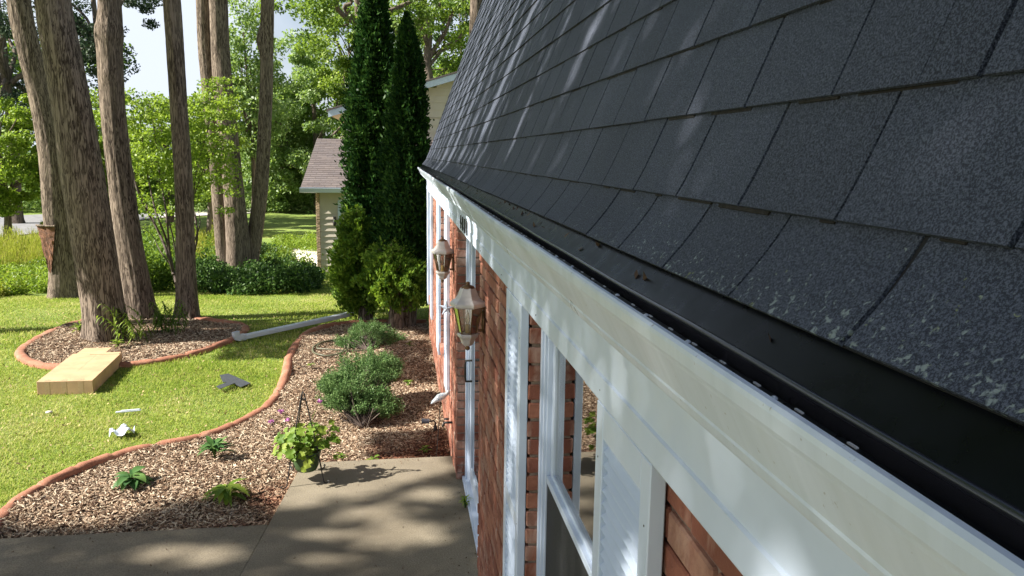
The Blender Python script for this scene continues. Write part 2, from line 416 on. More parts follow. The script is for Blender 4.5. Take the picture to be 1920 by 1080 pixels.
M['petal'] = leafmat('pink_petal', ((.35, .08, .30), (.5, .14, .42), (.62, .3, .55)), .3)
M['pot'] = plain('green_plastic_pot', (.05, .09, .035), .4, var=.2)
# ================================================================== THE SETTING
def grid_sheet(name, xs, ys, zf, mat, parent=None):
    X, Y = np.meshgrid(xs, ys); Z = zf(X, Y)
    V = np.stack([X, Y, Z], -1).reshape(-1, 3); nx, ny = len(xs), len(ys)
    i = np.arange(ny-1)[:, None]*nx+np.arange(nx-1)[None, :]
    F = np.stack([i, i+1, i+1+nx, i+nx], -1).reshape(-1, 4)
    return npmesh(name, V, F, mat, parent, True)
xs = np.concatenate([np.linspace(-400, -30, 20), np.linspace(-28, 20, 60), np.linspace(25, 300, 14)])
ys = np.concatenate([np.linspace(-60, 2, 14), np.linspace(3, 40, 90), np.linspace(43, 500, 30)])
tag(grid_sheet('ground', xs, ys, lambda X, Y: gh(Y)-.012+.012*np.sin(X*1.3+Y*.7)*np.sin(Y*.9), M['ground']), kind='structure')

def strip(name, top, bot, mat, lift, thick=.0):
    """a paved sheet between two pixel lines, laid on the ground"""
    n = 24; T = smooth_path([gp(*p) for p in top], n//(len(top)-1)); B = smooth_path([gp(*p) for p in bot], n//(len(bot)-1))
    n = min(len(T), len(B)); V = []
    for a, b in zip(T[:n], B[:n]):
        for k in range(9):
            q = a+(b-a)*k/8; q[2] = gh(q[1])+lift; V.append(q)
    V = np.array(V); i = np.arange(n-1)[:, None]*9+np.arange(8)[None, :]
    F = np.stack([i, i+9, i+10, i+1], -1).reshape(-1, 4)
    return tag(npmesh(name, V, F, mat), kind='structure')
strip('road', [(-900, 425), (-300, 414), (0, 406), (160, 399), (300, 394)], [(-900, 520), (-300, 474), (0, 446), (160, 427), (300, 409)], M['asphalt'], .03)
strip('road_beyond_trees', [(300, 394), (420, 393), (480, 392)], [(300, 409), (420, 403), (480, 400)], M['pale_concrete'], .035)
strip('driveway', [(500, 466), (560, 467), (680, 470)], [(470, 520), (560, 512), (680, 512)], M['pale_concrete'], .03)

# concrete patio and walk
SA, SB = gz(568, 868, .10), gz(450, 1080, .10)
def on_left(y): return SA[0]+(SB[0]-SA[0])*(y-SA[1])/(SB[1]-SA[1])
SLABY = float(SA[1])
mb = MB(); mb.prism([(on_left(-3), -3), (.56, -3), (.56, SLABY+.03), (on_left(SLABY), SLABY)], 'z', -.15, .10)
tag(mb.build('patio_slab', M['concrete'], bevel=.008, seg=2), kind='structure')
WA, WB = gz(0, 1010, .07), gz(475, 985, .07)
wy = lambda x: WA[1]+(WB[1]-WA[1])*(x-WA[0])/(WB[0]-WA[0])
mb = MB(); mb.prism([(-9, -3), (on_left(-3)-.02, -3), (on_left(WB[1])-.02, WB[1]), (-9, wy(-9))], 'z', -.15, .07)
tag(mb.build('walk_slab', M['concrete'], bevel=.008, seg=2), kind='structure')

# terracotta edging curbs
CURB = [(-60, 1045), (0, 968), (30, 937), (97, 895), (175, 862), (250, 840), (350, 820), (425, 798), (490, 765), (520, 735),
        (535, 697), (547, 655), (575, 622), (612, 608), (662, 602), (730, 600), (800, 600)]
CP3 = [gz(x, y, .07) for x, y in CURB]
RING = [(150, 598), (100, 615), (57, 637), (38, 655), (58, 672), (105, 680), (170, 682), (230, 677), (285, 671), (345, 660),
        (400, 643), (440, 628), (460, 612), (445, 602), (400, 595), (340, 590), (280, 588), (210, 590)]
RG3 = [gz(x, y, .07) for x, y in RING]
def curb(name, P, label, closed=False, w=.058, h=.08):
    Q = smooth_path([p*np.array([1, 1, 0]) for p in P], 10, closed); n = len(Q)
    prof = [(-w, -.03), (-w, h*.55), (-w*.75, h*.9), (-w*.25, h*1.02), (w*.35, h*.98), (w*.85, h*.75), (w, h*.3), (w, -.03)]
    V = []; s = 0
    for i in range(n):
        a = Q[i-1] if (closed or i > 0) else Q[i]; b = Q[(i+1) % n] if (closed or i < n-1) else Q[i]
        t = _n(b-a); s += np.linalg.norm(Q[i]-Q[i-1]) if i else 0
        nn = np.array([-t[1], t[0], 0]); k = len(prof)
        for u, z in prof:
            jit = .004*math.sin(i*1.7+u*60)+.003*math.sin(i*.37)
            V.append(Q[i]+nn*(u+jit)*(.93 if i % 9 == 0 else 1)+np.array([0, 0, z*(.8 if i % 9 == 0 else 1)+.004*math.sin(i*.9+u*30)+float(gh(Q[i][1]))]))
    k = len(prof); F = []
    for i in range(n if closed else n-1):
        for j in range(k-1):
            F.append((i*k+j, i*k+j+1, ((i+1) % n)*k+j+1, ((i+1) % n)*k+j))
    o = npmesh(name, np.array(V), np.array(F), M['curb'], None, True)
    return tag(o, label, 'garden edging')
curb('garden_edging', CP3, 'long curving terracotta curb between the lawn and the mulched bed')
curb('garden_edging', RG3, 'terracotta curb ringing the trunks in the lawn island', True, .066, .055)

# mulch beds
BED = [(p[0], p[1]) for p in smooth_path(CP3, 6)]+[(.45, 12.9), (.45, SLABY), (on_left(SLABY), SLABY), (on_left(WB[1]), WB[1]), (-9, wy(-9)), (-9, 5.6)]
RINGP = [(p[0], p[1]) for p in smooth_path(RG3, 6, True)]
def bed_sheet(name, poly, z):
    A = np.array(poly); x0, y0 = A.min(0); x1, y1 = A.max(0); st = .06
    X, Y = np.meshgrid(np.arange(x0, x1+st, st), np.arange(y0, y1+st, st)); nx = X.shape[1]
    ins = inpoly(X, Y, poly)
    Z = z+.014*np.sin(X*4.1+Y*2.3)+.012*np.sin(X*1.7-Y*5.1)+RNG.uniform(-.004, .004, X.shape)
    i = np.argwhere(ins[:-1, :-1] & ins[1:, :-1] & ins[:-1, 1:] & ins[1:, 1:]); i = i[:, 0]*nx+i[:, 1]
    F = np.stack([i, i+1, i+1+nx, i+nx], -1)
    V = np.stack([X, Y, Z], -1).reshape(-1, 3)
    return npmesh(name, V, F, M['soil'], None, True)
tag(bed_sheet('garden_bed', BED, .035), kind='structure')
tag(bed_sheet('tree_island', RINGP, .02), kind='structure')
def sample(poly, n, bounds=None):
    A = np.array(poly); lo, hi = A.min(0), A.max(0)
    if bounds: lo = np.maximum(lo, bounds[0]); hi = np.minimum(hi, bounds[1])
    out = []; c = 0
    while c < n:
        P = RNG.uniform(lo, hi, (n, 2)); P = P[inpoly(P[:, 0], P[:, 1], poly)]; out.append(P); c += len(P)
    return np.concatenate(out)[:n]
def chips(name, P, z, lmin, lmax, mat):
    n = len(P); a = RNG.uniform(0, 2*np.pi, n); tilt = RNG.normal(0, .28, n)
    L = lmin+(lmax-lmin)*RNG.beta(1.6, 3.2, n); W = L*RNG.uniform(.13, .34, n); T = RNG.uniform(.0015, .004, n)
    d = np.stack([np.cos(a)*np.cos(tilt), np.sin(a)*np.cos(tilt), np.sin(tilt)], 1)
    s = unit(np.cross(d, np.stack([RNG.normal(0, .3, n), RNG.normal(0, .3, n), np.ones(n)], 1))); u = np.cross(s, d)
    c = np.stack([P[:, 0], P[:, 1], z+.014*np.sin(P[:, 0]*4.1+P[:, 1]*2.3)+.012*np.sin(P[:, 0]*1.7-P[:, 1]*5.1)+RNG.uniform(.002, .022, n)], 1)
    V = []
    for k, (i, j, h) in enumerate([(-1, -.7, 1), (1, -.45, 1), (1, .5, 1), (-1, .75, 1), (-1, -.7, -1), (1, -.45, -1), (1, .5, -1), (-1, .75, -1)]):
        V.append(c+d*(L/2*i)[:, None]+s*(W/2*j)[:, None]+u*(T*h)[:, None])
    V = np.stack(V, 1).reshape(-1, 3)
    f = np.array([(0, 1, 2, 3), (0, 4, 5, 1), (1, 5, 6, 2), (2, 6, 7, 3), (3, 7, 4, 0)])
    F = (f[None]+8*np.arange(n)[:, None, None]).reshape(-1, 4)
    return npmesh(name, V, F, mat)
P = np.concatenate([sample(BED, 52000, ((-4.2, 5.2), (.5, 9))), sample(BED, 26000, ((-2, 9), (.5, 13)))])
tag(chips('wood_mulch', P, .035, .014, .062, M['chips']), kind='stuff')
tag(chips('wood_mulch', sample(RINGP, 24000), .02, .02, .075, M['chips']), kind='stuff')

# lawn blades
def lawn(name, n, lo, hi, L, W, power=1.0):
    P = RNG.uniform(lo, hi, (n, 2))
    ok = ~inpoly(P[:, 0], P[:, 1], BED) & ~inpoly(P[:, 0], P[:, 1], RINGP) & (P[:, 1] > np.where(P[:, 0] < on_left(SLABY), wy(P[:, 0])+.02, 99)*(P[:, 1] < 8))
    ok &= ~((P[:, 0] > -.9) & (P[:, 1] < 12.6))
    ok &= (np.abs(np.hypot(P[:, 0]+6.9, P[:, 1]-16.9)) > .4)
    P = P[ok]; n = len(P)
    a = RNG.uniform(0, 2*np.pi, n); lean = np.abs(RNG.normal(.65, .4, n))
    l = L*RNG.uniform(.45, 1.2, n)*(.8+.35*np.sin(P[:, 0]*2.1+P[:, 1])*np.sin(P[:, 1]*1.7))
    z0 = gh(P[:, 1])-.008
    b = np.stack([P[:, 0], P[:, 1], z0], 1)
    d = np.stack([np.cos(a)*np.sin(lean), np.sin(a)*np.sin(lean), np.cos(lean)], 1)
    s = np.stack([-np.sin(a), np.cos(a), np.zeros(n)], 1)*(W*RNG.uniform(.6, 1.3, n))[:, None]
    mid = b+d*(l*.55)[:, None]; tip = mid+(d+np.stack([np.cos(a), np.sin(a), -.6*np.ones(n)], 1)*.5)*(l*.45)[:, None]
    V = np.stack([b-s/2, b+s/2, mid+s*.4, mid-s*.4, tip], 1).reshape(-1, 3)
    k = 5*np.arange(n)[:, None]
    F = np.concatenate([k+np.array([[0, 1, 2, 3]])], 0)
    o1 = npmesh(name, V, np.concatenate([F, np.concatenate([k+3, k+2, k+4, k+4], 1)[:0]], 0), M['blade'])
    me = o1.data; bpy.data.objects.remove(o1)
    V3 = V; T = np.concatenate([k+np.array([[0, 1, 2]]), k+np.array([[0, 2, 3]]), k+np.array([[3, 2, 4]])], 0)
    return tag(npmesh(name, V3, T, M['blade']), kind='stuff')
lawn('lawn_grass', 170000, (-6.6, 5.7), (.3, 10.5), .055, .006)
lawn('lawn_grass', 150000, (-9.5, 10.5), (.6, 17.5), .06, .009)
lawn('lawn_grass', 60000, (-11, 17.5), (-1.0, 30), .09, .022)

# ================================================================== THE HOUSE
W0, WR = .45, .53                       # brick face, window plane
HY0, HY1 = -1.2, 11.95
Z0, ZT = .02, 2.30
house = empty('brick_house', (W0, 7, 0), 'red brick house with dark shingled mansard roof and white gutter, shutters and trim', 'house')
def P_(o):                                # keep world placement under the empty
    o.matrix_parent_inverse = Matrix.Translation((-W0, -7, 0)); return o
OPEN = [(1.61, 2.68, .70, 2.4), (4.40, 6.15, -.1, 2.4), (7.35, 8.42, .70, 2.4), (10.67, 11.38, .70, 2.4)]
mb = MB(); BH = .0677; n = int((ZT-Z0)/BH)+1
for i in range(n):
    z0 = Z0+i*BH; z1 = z0+BH-.0105; y = HY0-(.1016 if i % 2 else 0)
    while y < HY1:
        a, b = max(y, HY0), min(y+.1925, HY1); y += .2032
        segs = [(a, b)]
        for (o0, o1, oz0, oz1) in OPEN:
            if z1 > oz0 and z0 < oz1:
                nx = []
                for s0, s1 in segs:
                    if s1 <= o0 or s0 >= o1: nx.append((s0, s1)); continue
                    if s0 < o0: nx.append((s0, o0))
                    if s1 > o1: nx.append((o1, s1))
                segs = nx
        for s0, s1 in segs:
            if s1-s0 < .012: continue
            dx = random.uniform(-.003, .003)
            mb.box((W0+dx, s0, z0), (W0+.095, s1, z1), .0014)
wall = P_(mb.build('brick_wall', M['brick'], house, bevel=.0038))
mb = MB()
ycuts = sorted({HY0+.005, HY1-.005} | {o[0]+.004 for o in []})
cur = HY0+.005
for (o0, o1, oz0, oz1) in OPEN+[(HY1-.005, 99, -1, 9)]:
    mb.box((W0+.0105, cur, -.1), (W0+.112, min(o0, HY1)-.006, ZT))
    if o1 < 90:
        if oz0 > 0: mb.box((W0+.0105, o0-.006, -.1), (W0+.112, o1+.006, oz0-.006))
        cur = o1+.006
mb.box((W0+.012, HY0+.006, -.1), (W0+.10, HY1-.006, .094)); P_(mb.build('mortar', M['mortar'], wall)).matrix_parent_inverse = Matrix.Identity(4)
for (o0, o1, oz0, oz1) in OPEN:            # soldier sills under the windows
    if oz0 > 0:
        mb = MB(); y = o0-.02
        while y < o1+.02: mb.box((W0-.018, y, oz0-.07), (WR-.01, y+.058, oz0-.002), .001); y += .0677
        P_(mb.build('window_sill', M['brick'], house, bevel=.003))
mb = MB(); mb.box((W0+.3, HY1+.001, -.6), (7, HY1+.15, 2.4)); mb.box((W0+.112, HY1-.1, -.6), (W0+.3, HY1+.15, 2.4))
mb.box((7, HY0, -.6), (7.2, HY1+.15, 2.4)); P_(mb.build('gable_wall', M['siding'], house))

# frieze board, two lengths with an open joint
fp = [(W0-.001, 2.190), (.422, 2.190), (.420, 2.194), (.420, 2.245), (.4245, 2.249), (.4245, 2.308), (.419, 2.312), (.419, 2.40), (W0-.001, 2.40)]
for a, b, o in ((HY0, 1.7205, .002), (1.7245, HY1, 0)):
    mb = MB(); mb.prism([(x-o, z) for x, z in fp], 'y', a, b); P_(mb.build('frieze_board', M['white'], house))
NAIL = None
for i in range(34):
    y = .35+i*.41+random.uniform(-.03, .03); z = 2.215 if i % 2 else 2.335
    if NAIL is None:
        q = MB().tube([(.004, 0, 0), (.0012, 0, 0)], .0022, 8).build('trim_nail', M['iron'], None); NAIL = q.data; bpy.data.objects.remove(q)
    q = link('trim_nail', NAIL, None, house); q.location = (.4165, y, z); P_(q)

# K-style gutter, open at the top
gprof = [(.4175, 2.512), (.4170, 2.396), (.352, 2.394), (.3455, 2.3945), (.342, 2.400), (.3375, 2.4115), (.3345, 2.4135), (.3355, 2.4165),
         (.3230, 2.442), (.3105, 2.4675), (.3085, 2.4730), (.2995, 2.4790), (.2975, 2.4830), (.2955, 2.4960), (.2960, 2.5005), (.2990, 2.5035), (.3035, 2.5040), (.3075, 2.5010), (.3078, 2.4960)]
GY0, GY1 = HY0, 12.06
def sheet(name, prof, y0, y1, mat, parent, th=.0014, segs=1, sm=True, sag=None):
    V = []; F = []; k = len(prof)
    for j in range(segs+1):
        y = y0+(y1-y0)*j/segs
        for x, z in prof: V.append((x, y, z+(sag(y) if sag else 0)))
    for j in range(segs):
        for i in range(k-1): F.append((j*k+i, j*k+i+1, (j+1)*k+i+1, (j+1)*k+i))
    o = npmesh(name, np.array(V), np.array(F), mat, parent, sm); o.data.validate()
    m = o.modifiers.new('solid', 'SOLIDIFY'); m.thickness = th; m.offset = 0
    if sm:
        e = o.modifiers.new('split', 'EDGE_SPLIT'); e.split_angle = rad(50)
    return P_(o)
sg = lambda y: .0018*math.sin(y*1.7)+.001*math.sin(y*4.3)
gut = sheet('gutter', gprof, GY0, GY1, M['gutter'], house, segs=60, sag=sg, sm=False)
for ys_ in (3.62, 7.9):
    k_ = sheet('seam_sleeve', [(x-.0011 if x < .33 else x, z-.0008) for x, z in gprof[2:-3]], ys_, ys_+.03, M['gutter'], house, segs=1, sag=sg, sm=False)
    k_.parent = gut; k_.matrix_parent_inverse = Matrix.Identity(4)
mb = MB(); mb.prism([(.4185, 2.506)]+gprof[1:-2], 'y', GY1, GY1+.004)
o = mb.build('gutter_end_cap', M['white_alu'], gut)
mb = MB()                                # black leaf-guard strip clipped under the lip, with punched tabs
mb.quad((.3080, GY0, 2.4975), (.3080, GY1-.02, 2.4975), (.3225, GY1-.02, 2.4985), (.3225, GY0, 2.4985))
mb.quad((.3225, GY0, 2.4985), (.3225, GY1-.02, 2.4985), (.3235, GY1-.02, 2.465), (.3235, GY0, 2.465))
y = .5
while y < 13:
    y += 9
lg = P_(mb.build('leaf_guard', M['black_metal'], house))
TAB = MB().box((0, 0, 0), (.0022, .012, .0016)).build('punched_tab', M['white_alu_clean'], None); TABM = TAB.data; bpy.data.objects.remove(TAB)
y = .5
while y < 6.5:
    q = link('punched_tab', TABM, None, lg); q.location = (.3195, y, 2.4980); y += .078
SCR = None; y = .62
while y < 6:
    if SCR is None:
        q = MB().lathe([(.0035, 0), (.0035, .0015), (.0015, .003)], (0, 0, 0), 8).build('guard_screw', M['white_alu'], None); SCR = q.data; bpy.data.objects.remove(q)
    q = link('guard_screw', SCR, None, house); q.location = (.316+random.uniform(0, .004), y, 2.4978); P_(q); y += random.choice([.15, .21, .3])
# black drip apron under the first course, with its rolled bead
aprof = [(.389, 2.5640), (.3745, 2.5475), (.3600, 2.5310), (.3440, 2.5145), (.3375, 2.5095)]
wob = lambda y: .0012*math.sin(y*3.1)+.0008*math.sin(y*9.3)
ap = sheet('drip_apron', aprof, GY0, 12.10, M['black_metal'], house, segs=90, sag=wob)
mb = MB(); mb.tube([(.3345, GY0+(12.10-GY0)*i/90, 2.5085+wob(GY0+(12.10-GY0)*i/90)) for i in range(91)], .0042, 12)
mb.box((.3345, GY0, 2.470), (.3360, 12.10, 2.5065)); mb.build('apron_bead', M['bead'], ap)
mb = MB(); mb.box((.412, GY0, 2.40), (.4165, 12.04, 2.506)); P_(mb.build('gutter_back', M['black_metal'], house))

# mansard roof, course by course
RP = [(.3675, -.154), (.430, -.0624)]+[(.4838+.0447*k, .0677+.1256*k) for k in range(28)]
def prof(u):                                # u in courses
    i = max(0, min(int(math.floor(u)), len(RP)-2)); t = u-i
    if i >= 2: a, b = RP[i], RP[i+1]; return np.array([a[0]+(b[0]-a[0])*t, a[1]+(b[1]-a[1])*t])
    g = lambda j: np.array(RP[j]) if j >= 0 else np.array([.292, -.235])
    a, b, c, d = g(i-1), g(i), g(i+1), g(i+2)
    return .5*((2*b)+(-a+c)*t+(2*a-5*b+4*c-d)*t*t+(-a+3*b-3*c+d)*t**3)
def rp(u, off):
    p = prof(u); q = prof(u+.02) if u < 28 else p+(p-prof(u-.02)); t = _n(q-p); return p[0]-t[1]*off, p[1]+t[0]*off+CAMH
NC = 27; RY0, RY1 = -1.2, 12.12
mb = MB()
for c in range(NC):
    y = RY0-(.1145 if c % 2 else 0)-random.uniform(0, .04); k = 0
    steps = 6 if c < 2 else 2
    drop = random.uniform(-.012, .012)
    while y < RY1:
        w = .229; g = .0078 if k % 4 else .0045
        a, b = max(y, RY0), min(y+w-g, RY1)
        if k % 4 == 0: dsh = random.uniform(-.014, .014); th = random.uniform(.0062, .0088); lift = random.uniform(0, .0012)
        segs = [(a, b)]
        if random.random() < .16: m_ = a+(b-a)*random.uniform(.2, .8); segs = [(a, m_), (m_+.0012, b)]
        y += w; k += 1
        if b <= a: continue
        for a, b in segs:
            V = []
            for j in range(steps+1):
                u = c+dsh*.6+(1.12-dsh*.6)*j/steps; tt = j/steps
                top = th+(0.0004-th)*tt+lift
                xt, zt = rp(u, top); xb, zb = rp(u, top-.0045 if j == 0 else -.001)
                V += [(xt, a, zt), (xt, b, zt), (xb, a, zb), (xb, b, zb)]
            F = []
            for j in range(steps):
                o = 4*j; F += [(o, o+4, o+5, o+1), (o, o+2, o+6, o+4), (o+1, o+5, o+7, o+3)]
            F += [(0, 1, 3, 2)]
            mb.add(V, F)
roof = P_(mb.build('roof', M['shingle'], house))
mb = MB()                                # grit and torn felt showing as a ragged brown line under each butt
for c in range(NC):
    y = RY0
    while y < RY1:
        L = random.uniform(.02, .16); b = min(y+L, RY1)
        if random.random() < .8:
            d = random.uniform(.006, .030); o = random.uniform(.0012, .0045)
            p = [rp(c-d, .0006), rp(c-d, o), rp(c+.03, o), rp(c+.03, .0006)]
            if c > 0: mb.prism(p, 'y', y, b)
        y = b+random.uniform(0, .05)
P_(mb.build('shingle_edge_grit', plain('grit', (.014, .011, .008), .95, var=.5, scale=60), house))
V = []
for j in range(NC*4+1):
    x, z = rp(j/4, -.0012); V.append((x, z))
M['felt'] = plain('asphalt_felt', (.008, .008, .009), .95)
o = sheet('roof_felt', V, RY0, RY1, M['felt'], house, .002, 1, False)
x, z = V[-1]
mb = MB(); mb.prism([(a+.006, b-.002) for a, b in V[1:]]+[(x+.01, z), (7, z+.6), (7, 2.36), (.44, 2.36)], 'y', RY1-.03, RY1-.015)
P_(mb.build('gable_end', M['siding'], house))
mb = MB(); mb.box((x+.01, RY0, z-.02), (7.2, RY1, z)); P_(mb.build('upper_roof', M['shingle'], house))

# shutters
def shutter(y0, y1, z0, z1):
    mb = MB(); x0, x1 = .4185, W0-.002; s = .052
    mb.box((x0, y0, z0), (x1, y0+s, z1)); mb.box((x0, y1-s, z0), (x1, y1, z1))
    for a, b in ((z0, z0+.09), ((z0+z1)/2-.03, (z0+z1)/2+.03), (z1-.07, z1)): mb.box((x0+.0005, y0+s, a), (x1, y1-s, b))
    f = P_(mb.build('shutter', M['white'], house, bevel=.0022))
    mb = MB(); p = .0285
    for a, b in ((z0+.09, (z0+z1)/2-.03), ((z0+z1)/2+.03, z1-.07)):
        z = a
        while z < b-.004:
            zz = min(z+p, b); mb.prism([(x0+.003, z+.002), (x0+.0045, z), (x1-.004, zz), (x1-.004, zz-.006)][::-1], 'y', y0+s-.001, y1-s+.001)
            z += p
    mb.box((x1-.004, y0+s-.001, z0+.05), (x1-.001, y1-s+.001, z1-.05))
    mb.build('louvres', M['white'], f)
    for z in (z0+.35, z1-.12, (z0+z1)/2):
        for y in (y0+.022, y1-.022): q = link('screw', NAIL, None, f); q.location = (x0-.002, y, z)
for y0, y1 in ((1.235, 1.605), (2.685, 3.062), (6.97, 7.345), (8.43, 8.82), (10.30, 10.66), (11.39, 11.74)):
    shutter(y0, y1, .56, 2.1885)

def window(y0, y1, z0, z1, zr, curtain=True):
    WR = globals()['WR']-.028
    e = empty('window', (WR, (y0+y1)/2, z0)); e.parent = house; P_(e)
    base = Matrix.Translation((-WR, -(y0+y1)/2, -z0))
    def put(mb, nm, mat, bev=0):
        o = mb.build(nm, mat, e, bevel=bev); o.matrix_parent_inverse = base; return o
    def ringbox(mb, x0, x1, a, b, c, d, t, tb=None):
        tb = tb or t
        mb.box((x0, a, c), (x1, a+t, d)); mb.box((x0, b-t, c), (x1, b, d))
        mb.box((x0+.0007, a+t, c), (x1, b-t, c+tb)); mb.box((x0+.0007, a+t, d-tb), (x1, b-t, d))
    mb = MB(); ringbox(mb, WR-.012, WR+.07, y0, y1, z0, z1, .022); ringbox(mb, WR-.004, WR+.08, y0+.0225, y1-.0225, z0+.0225, z1-.0225, .018)
    ringbox(mb, WR+.006, WR+.09, y0+.041, y1-.041, z0+.041, z1-.041, .012)
    put(mb, 'frame', M['white'], .0015)
    a, b, c, d = y0+.054, y1-.054, z0+.054, z1-.054
    mb = MB(); ringbox(mb, WR+.022, WR+.045, a, b, zr-.02, d, .038); mb.box((WR+.008, a+.001, zr-.021), (WR+.0465, b-.001, zr+.004))
    put(mb, 'upper_sash', M['white'], .002)
    mb = MB(); ringbox(mb, WR+.052, WR+.075, a, b, c, zr+.018, .038)
    put(mb, 'lower_sash', M['white'], .002)
    mb = MB(); mb.box((WR+.031, a+.037, zr), (WR+.035, b-.037, d-.037)); put(mb, 'upper_glass', M['glass'])
    mb = MB(); mb.box((WR+.061, a+.037, c+.03), (WR+.065, b-.037, zr)); put(mb, 'lower_glass', M['glass'])
    mb = MB(); mb.box((WR+.012, a+.001, c), (WR+.0135, b-.001, zr-.022)); put(mb, 'insect_screen', M['screen'])
    if curtain:
        mb = MB(); V = []; n = 60
        for side in (0, 1):
            V = []
            for i in range(n+1):
                t = i/n; y = (a-.02+t*.34) if side == 0 else (b+.02-t*.34)
                V.append((WR+.16+.022*math.sin(t*34+side), y))
            for i in range(n):
                (xa, ya), (xb, yb) = V[i], V[i+1]; mb.quad((xa, ya, z0), (xb, yb, z0), (xb, yb, z1), (xa, ya, z1))
        put(mb, 'curtain', M['curtain'])
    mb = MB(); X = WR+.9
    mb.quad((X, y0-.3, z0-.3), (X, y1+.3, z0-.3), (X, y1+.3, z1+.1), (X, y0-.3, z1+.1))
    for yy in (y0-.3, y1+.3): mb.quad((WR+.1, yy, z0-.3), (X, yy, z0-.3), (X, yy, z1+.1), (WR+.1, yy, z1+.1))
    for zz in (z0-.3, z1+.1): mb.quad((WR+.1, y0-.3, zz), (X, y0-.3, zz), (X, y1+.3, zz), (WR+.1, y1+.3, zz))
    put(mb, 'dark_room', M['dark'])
window(1.61, 2.68, .70, 2.20, 1.585)
window(7.35, 8.42, .70, 2.20, 1.5)
window(10.67, 11.38, .70, 2.20, 1.5)

# door recess: fixed jambs, storm door with full glass, sill
door = empty('storm_door', (WR, 5.2, .1)); door.parent = house; P_(door)
base = Matrix.Translation((-WR, -5.2, -.1))
def dput(mb, nm, mat, bev=.0015):
    o = mb.build(nm, mat, door, bevel=bev); o.matrix_parent_inverse = base; return o
mb = MB()
for a, b, x in ((6.075, 6.148, WR-.01), (5.985, 6.075, WR+.004), (4.405, 4.48, WR-.01), (4.48, 4.55, WR+.004)): mb.box((x, a, .10), (WR+.09, b, 2.25))
mb.box((WR+.002, 4.55, 2.16), (WR+.09, 5.985, 2.25)); dput(mb, 'frame', M['white'])
mb = MB(); mb.box((W0+.048, 4.41, .102), (WR+.10, 6.14, .132)); mb.box((WR-.02, 4.56, .132), (WR+.09, 5.98, .160)); dput(mb, 'sill', M['white'])
mb = MB(); x0, x1 = WR+.012, WR+.045
mb.box((x0, 5.885, .162), (x1, 5.98, 2.155)); mb.box((x0, 4.555, .162), (x1, 4.65, 2.155))
mb.box((x0+.001, 4.65, .162), (x1, 5.885, .30)); mb.box((x0+.001, 4.65, 2.06), (x1, 5.885, 2.155)); dput(mb, 'door_leaf', M['white'])
mb = MB(); mb.box((x0+.012, 4.64, .29), (x0+.017, 5.895, 2.07)); dput(mb, 'glass', M['glass'], 0)
hp = gx(899, 738, WR-.03)
mb = MB(); mb.tube([(WR+.012, 5.80, 1.18), (WR-.035, 5.80, 1.18), (WR-.04, 5.80, 1.15), (WR-.04, 5.80, 1.05), (WR-.035, 5.80, 1.02), (WR+.012, 5.80, 1.02)], .008, 8)
dput(mb, 'handle', M['iron'], 0)
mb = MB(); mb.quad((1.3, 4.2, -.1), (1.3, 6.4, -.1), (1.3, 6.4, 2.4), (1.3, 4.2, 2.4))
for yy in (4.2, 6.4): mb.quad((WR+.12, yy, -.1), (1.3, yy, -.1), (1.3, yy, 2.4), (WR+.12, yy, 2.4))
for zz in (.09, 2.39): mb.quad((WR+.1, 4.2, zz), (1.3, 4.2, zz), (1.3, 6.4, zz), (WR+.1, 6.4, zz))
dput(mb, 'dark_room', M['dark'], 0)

# house number on the frieze
for i, ch in enumerate('4080'):
    cu = bpy.data.curves.new('digit', 'FONT'); cu.body = ch; cu.size = .13; cu.extrude = .003; cu.align_x = 'CENTER'
    t = bpy.data.objects.new('digit', cu); col.objects.link(t)
    bpy.context.view_layer.update()
    me = bpy.data.meshes.new_from_object(t.evaluated_get(bpy.context.evaluated_depsgraph_get()))
    bpy.data.objects.remove(t); me.materials.clear()
    yy = 5.36-i*.165
    me.transform(Matrix.Translation((.4155, yy, 2.212)) @ Matrix(((0, 0, -1, 0), (-1, 0, 0, 0), (0, 1, 0, 0), (0, 0, 0, 1))))
    P_(link('house_number_digit', me, M['iron'], house))

# ================================================================== NEIGHBOUR'S HOUSE
nb = empty('neighbor_house', (-2.1, 21.8, -.6), 'cream sided neighbouring house with brown shingled garage wing behind the tall evergreens', 'house')
def NP(o): o.matrix_parent_inverse = Matrix.Translation((2.1, -21.8, .6)); return o
def laps(mb, x0, x1, y, z0, z1, p, th=.032, d=.4, top=None):
    """lap siding facing -y; top(x) clips the boards under a rake"""
    z = z0
    while z < z1:
        zz = min(z+p, z1); xa = x0
        if top is not None:
            m = (zz+z)/2; xa = max(x0, top(m))
        mb.prism([(y-th, z), (y-.002, zz), (y+d, zz), (y+d, z)], 'x', xa, x1); z += p
gxl = -2.13
mb = MB(); laps(mb, gxl+.08, -1.53, 21.8, -.45, 1.72, .155); laps(mb, -1.53+.62, 1.2, 21.8, -.45, 1.72, .155); laps(mb, -1.53, -.91, 21.8, 1.42, 1.72, .155)
mb.box((gxl+.02, 21.81, -.6), (-1.53, 25, -.45)); NP(mb.build('wall', M['siding'], nb))
mb = MB(); z = -.6
while z < 1.72:
    mb.box((gxl-.02, 21.755, z), (gxl+.075, 22.0, z+.058), .003)
    y = 22.02
    while y < 25.5: mb.box((gxl-.02, y, z), (gxl+.1, y+.19, z+.058), .003); y += .2
    z += .0677
M['tan_brick'] = plain('tan_brick', (.50, .36, .24), .85, var=.3, scale=12)
NP(mb.build('brick_corner', M['tan_brick'], nb))
mb = MB(); mb.box((-1.50, 21.84, -.42), (-.94, 21.88, 1.39)); dr = NP(mb.build('side_door', M['siding'], nb))
mb = MB()
for a, b, c, d in ((-1.58, -1.50, -.45, 1.46), (-.94, -.86, -.45, 1.46), (-1.50, -.94, 1.39, 1.46)): mb.box((a, 21.75, c), (b, 21.83, d))
mb.build('door_frame', M['white'], dr)
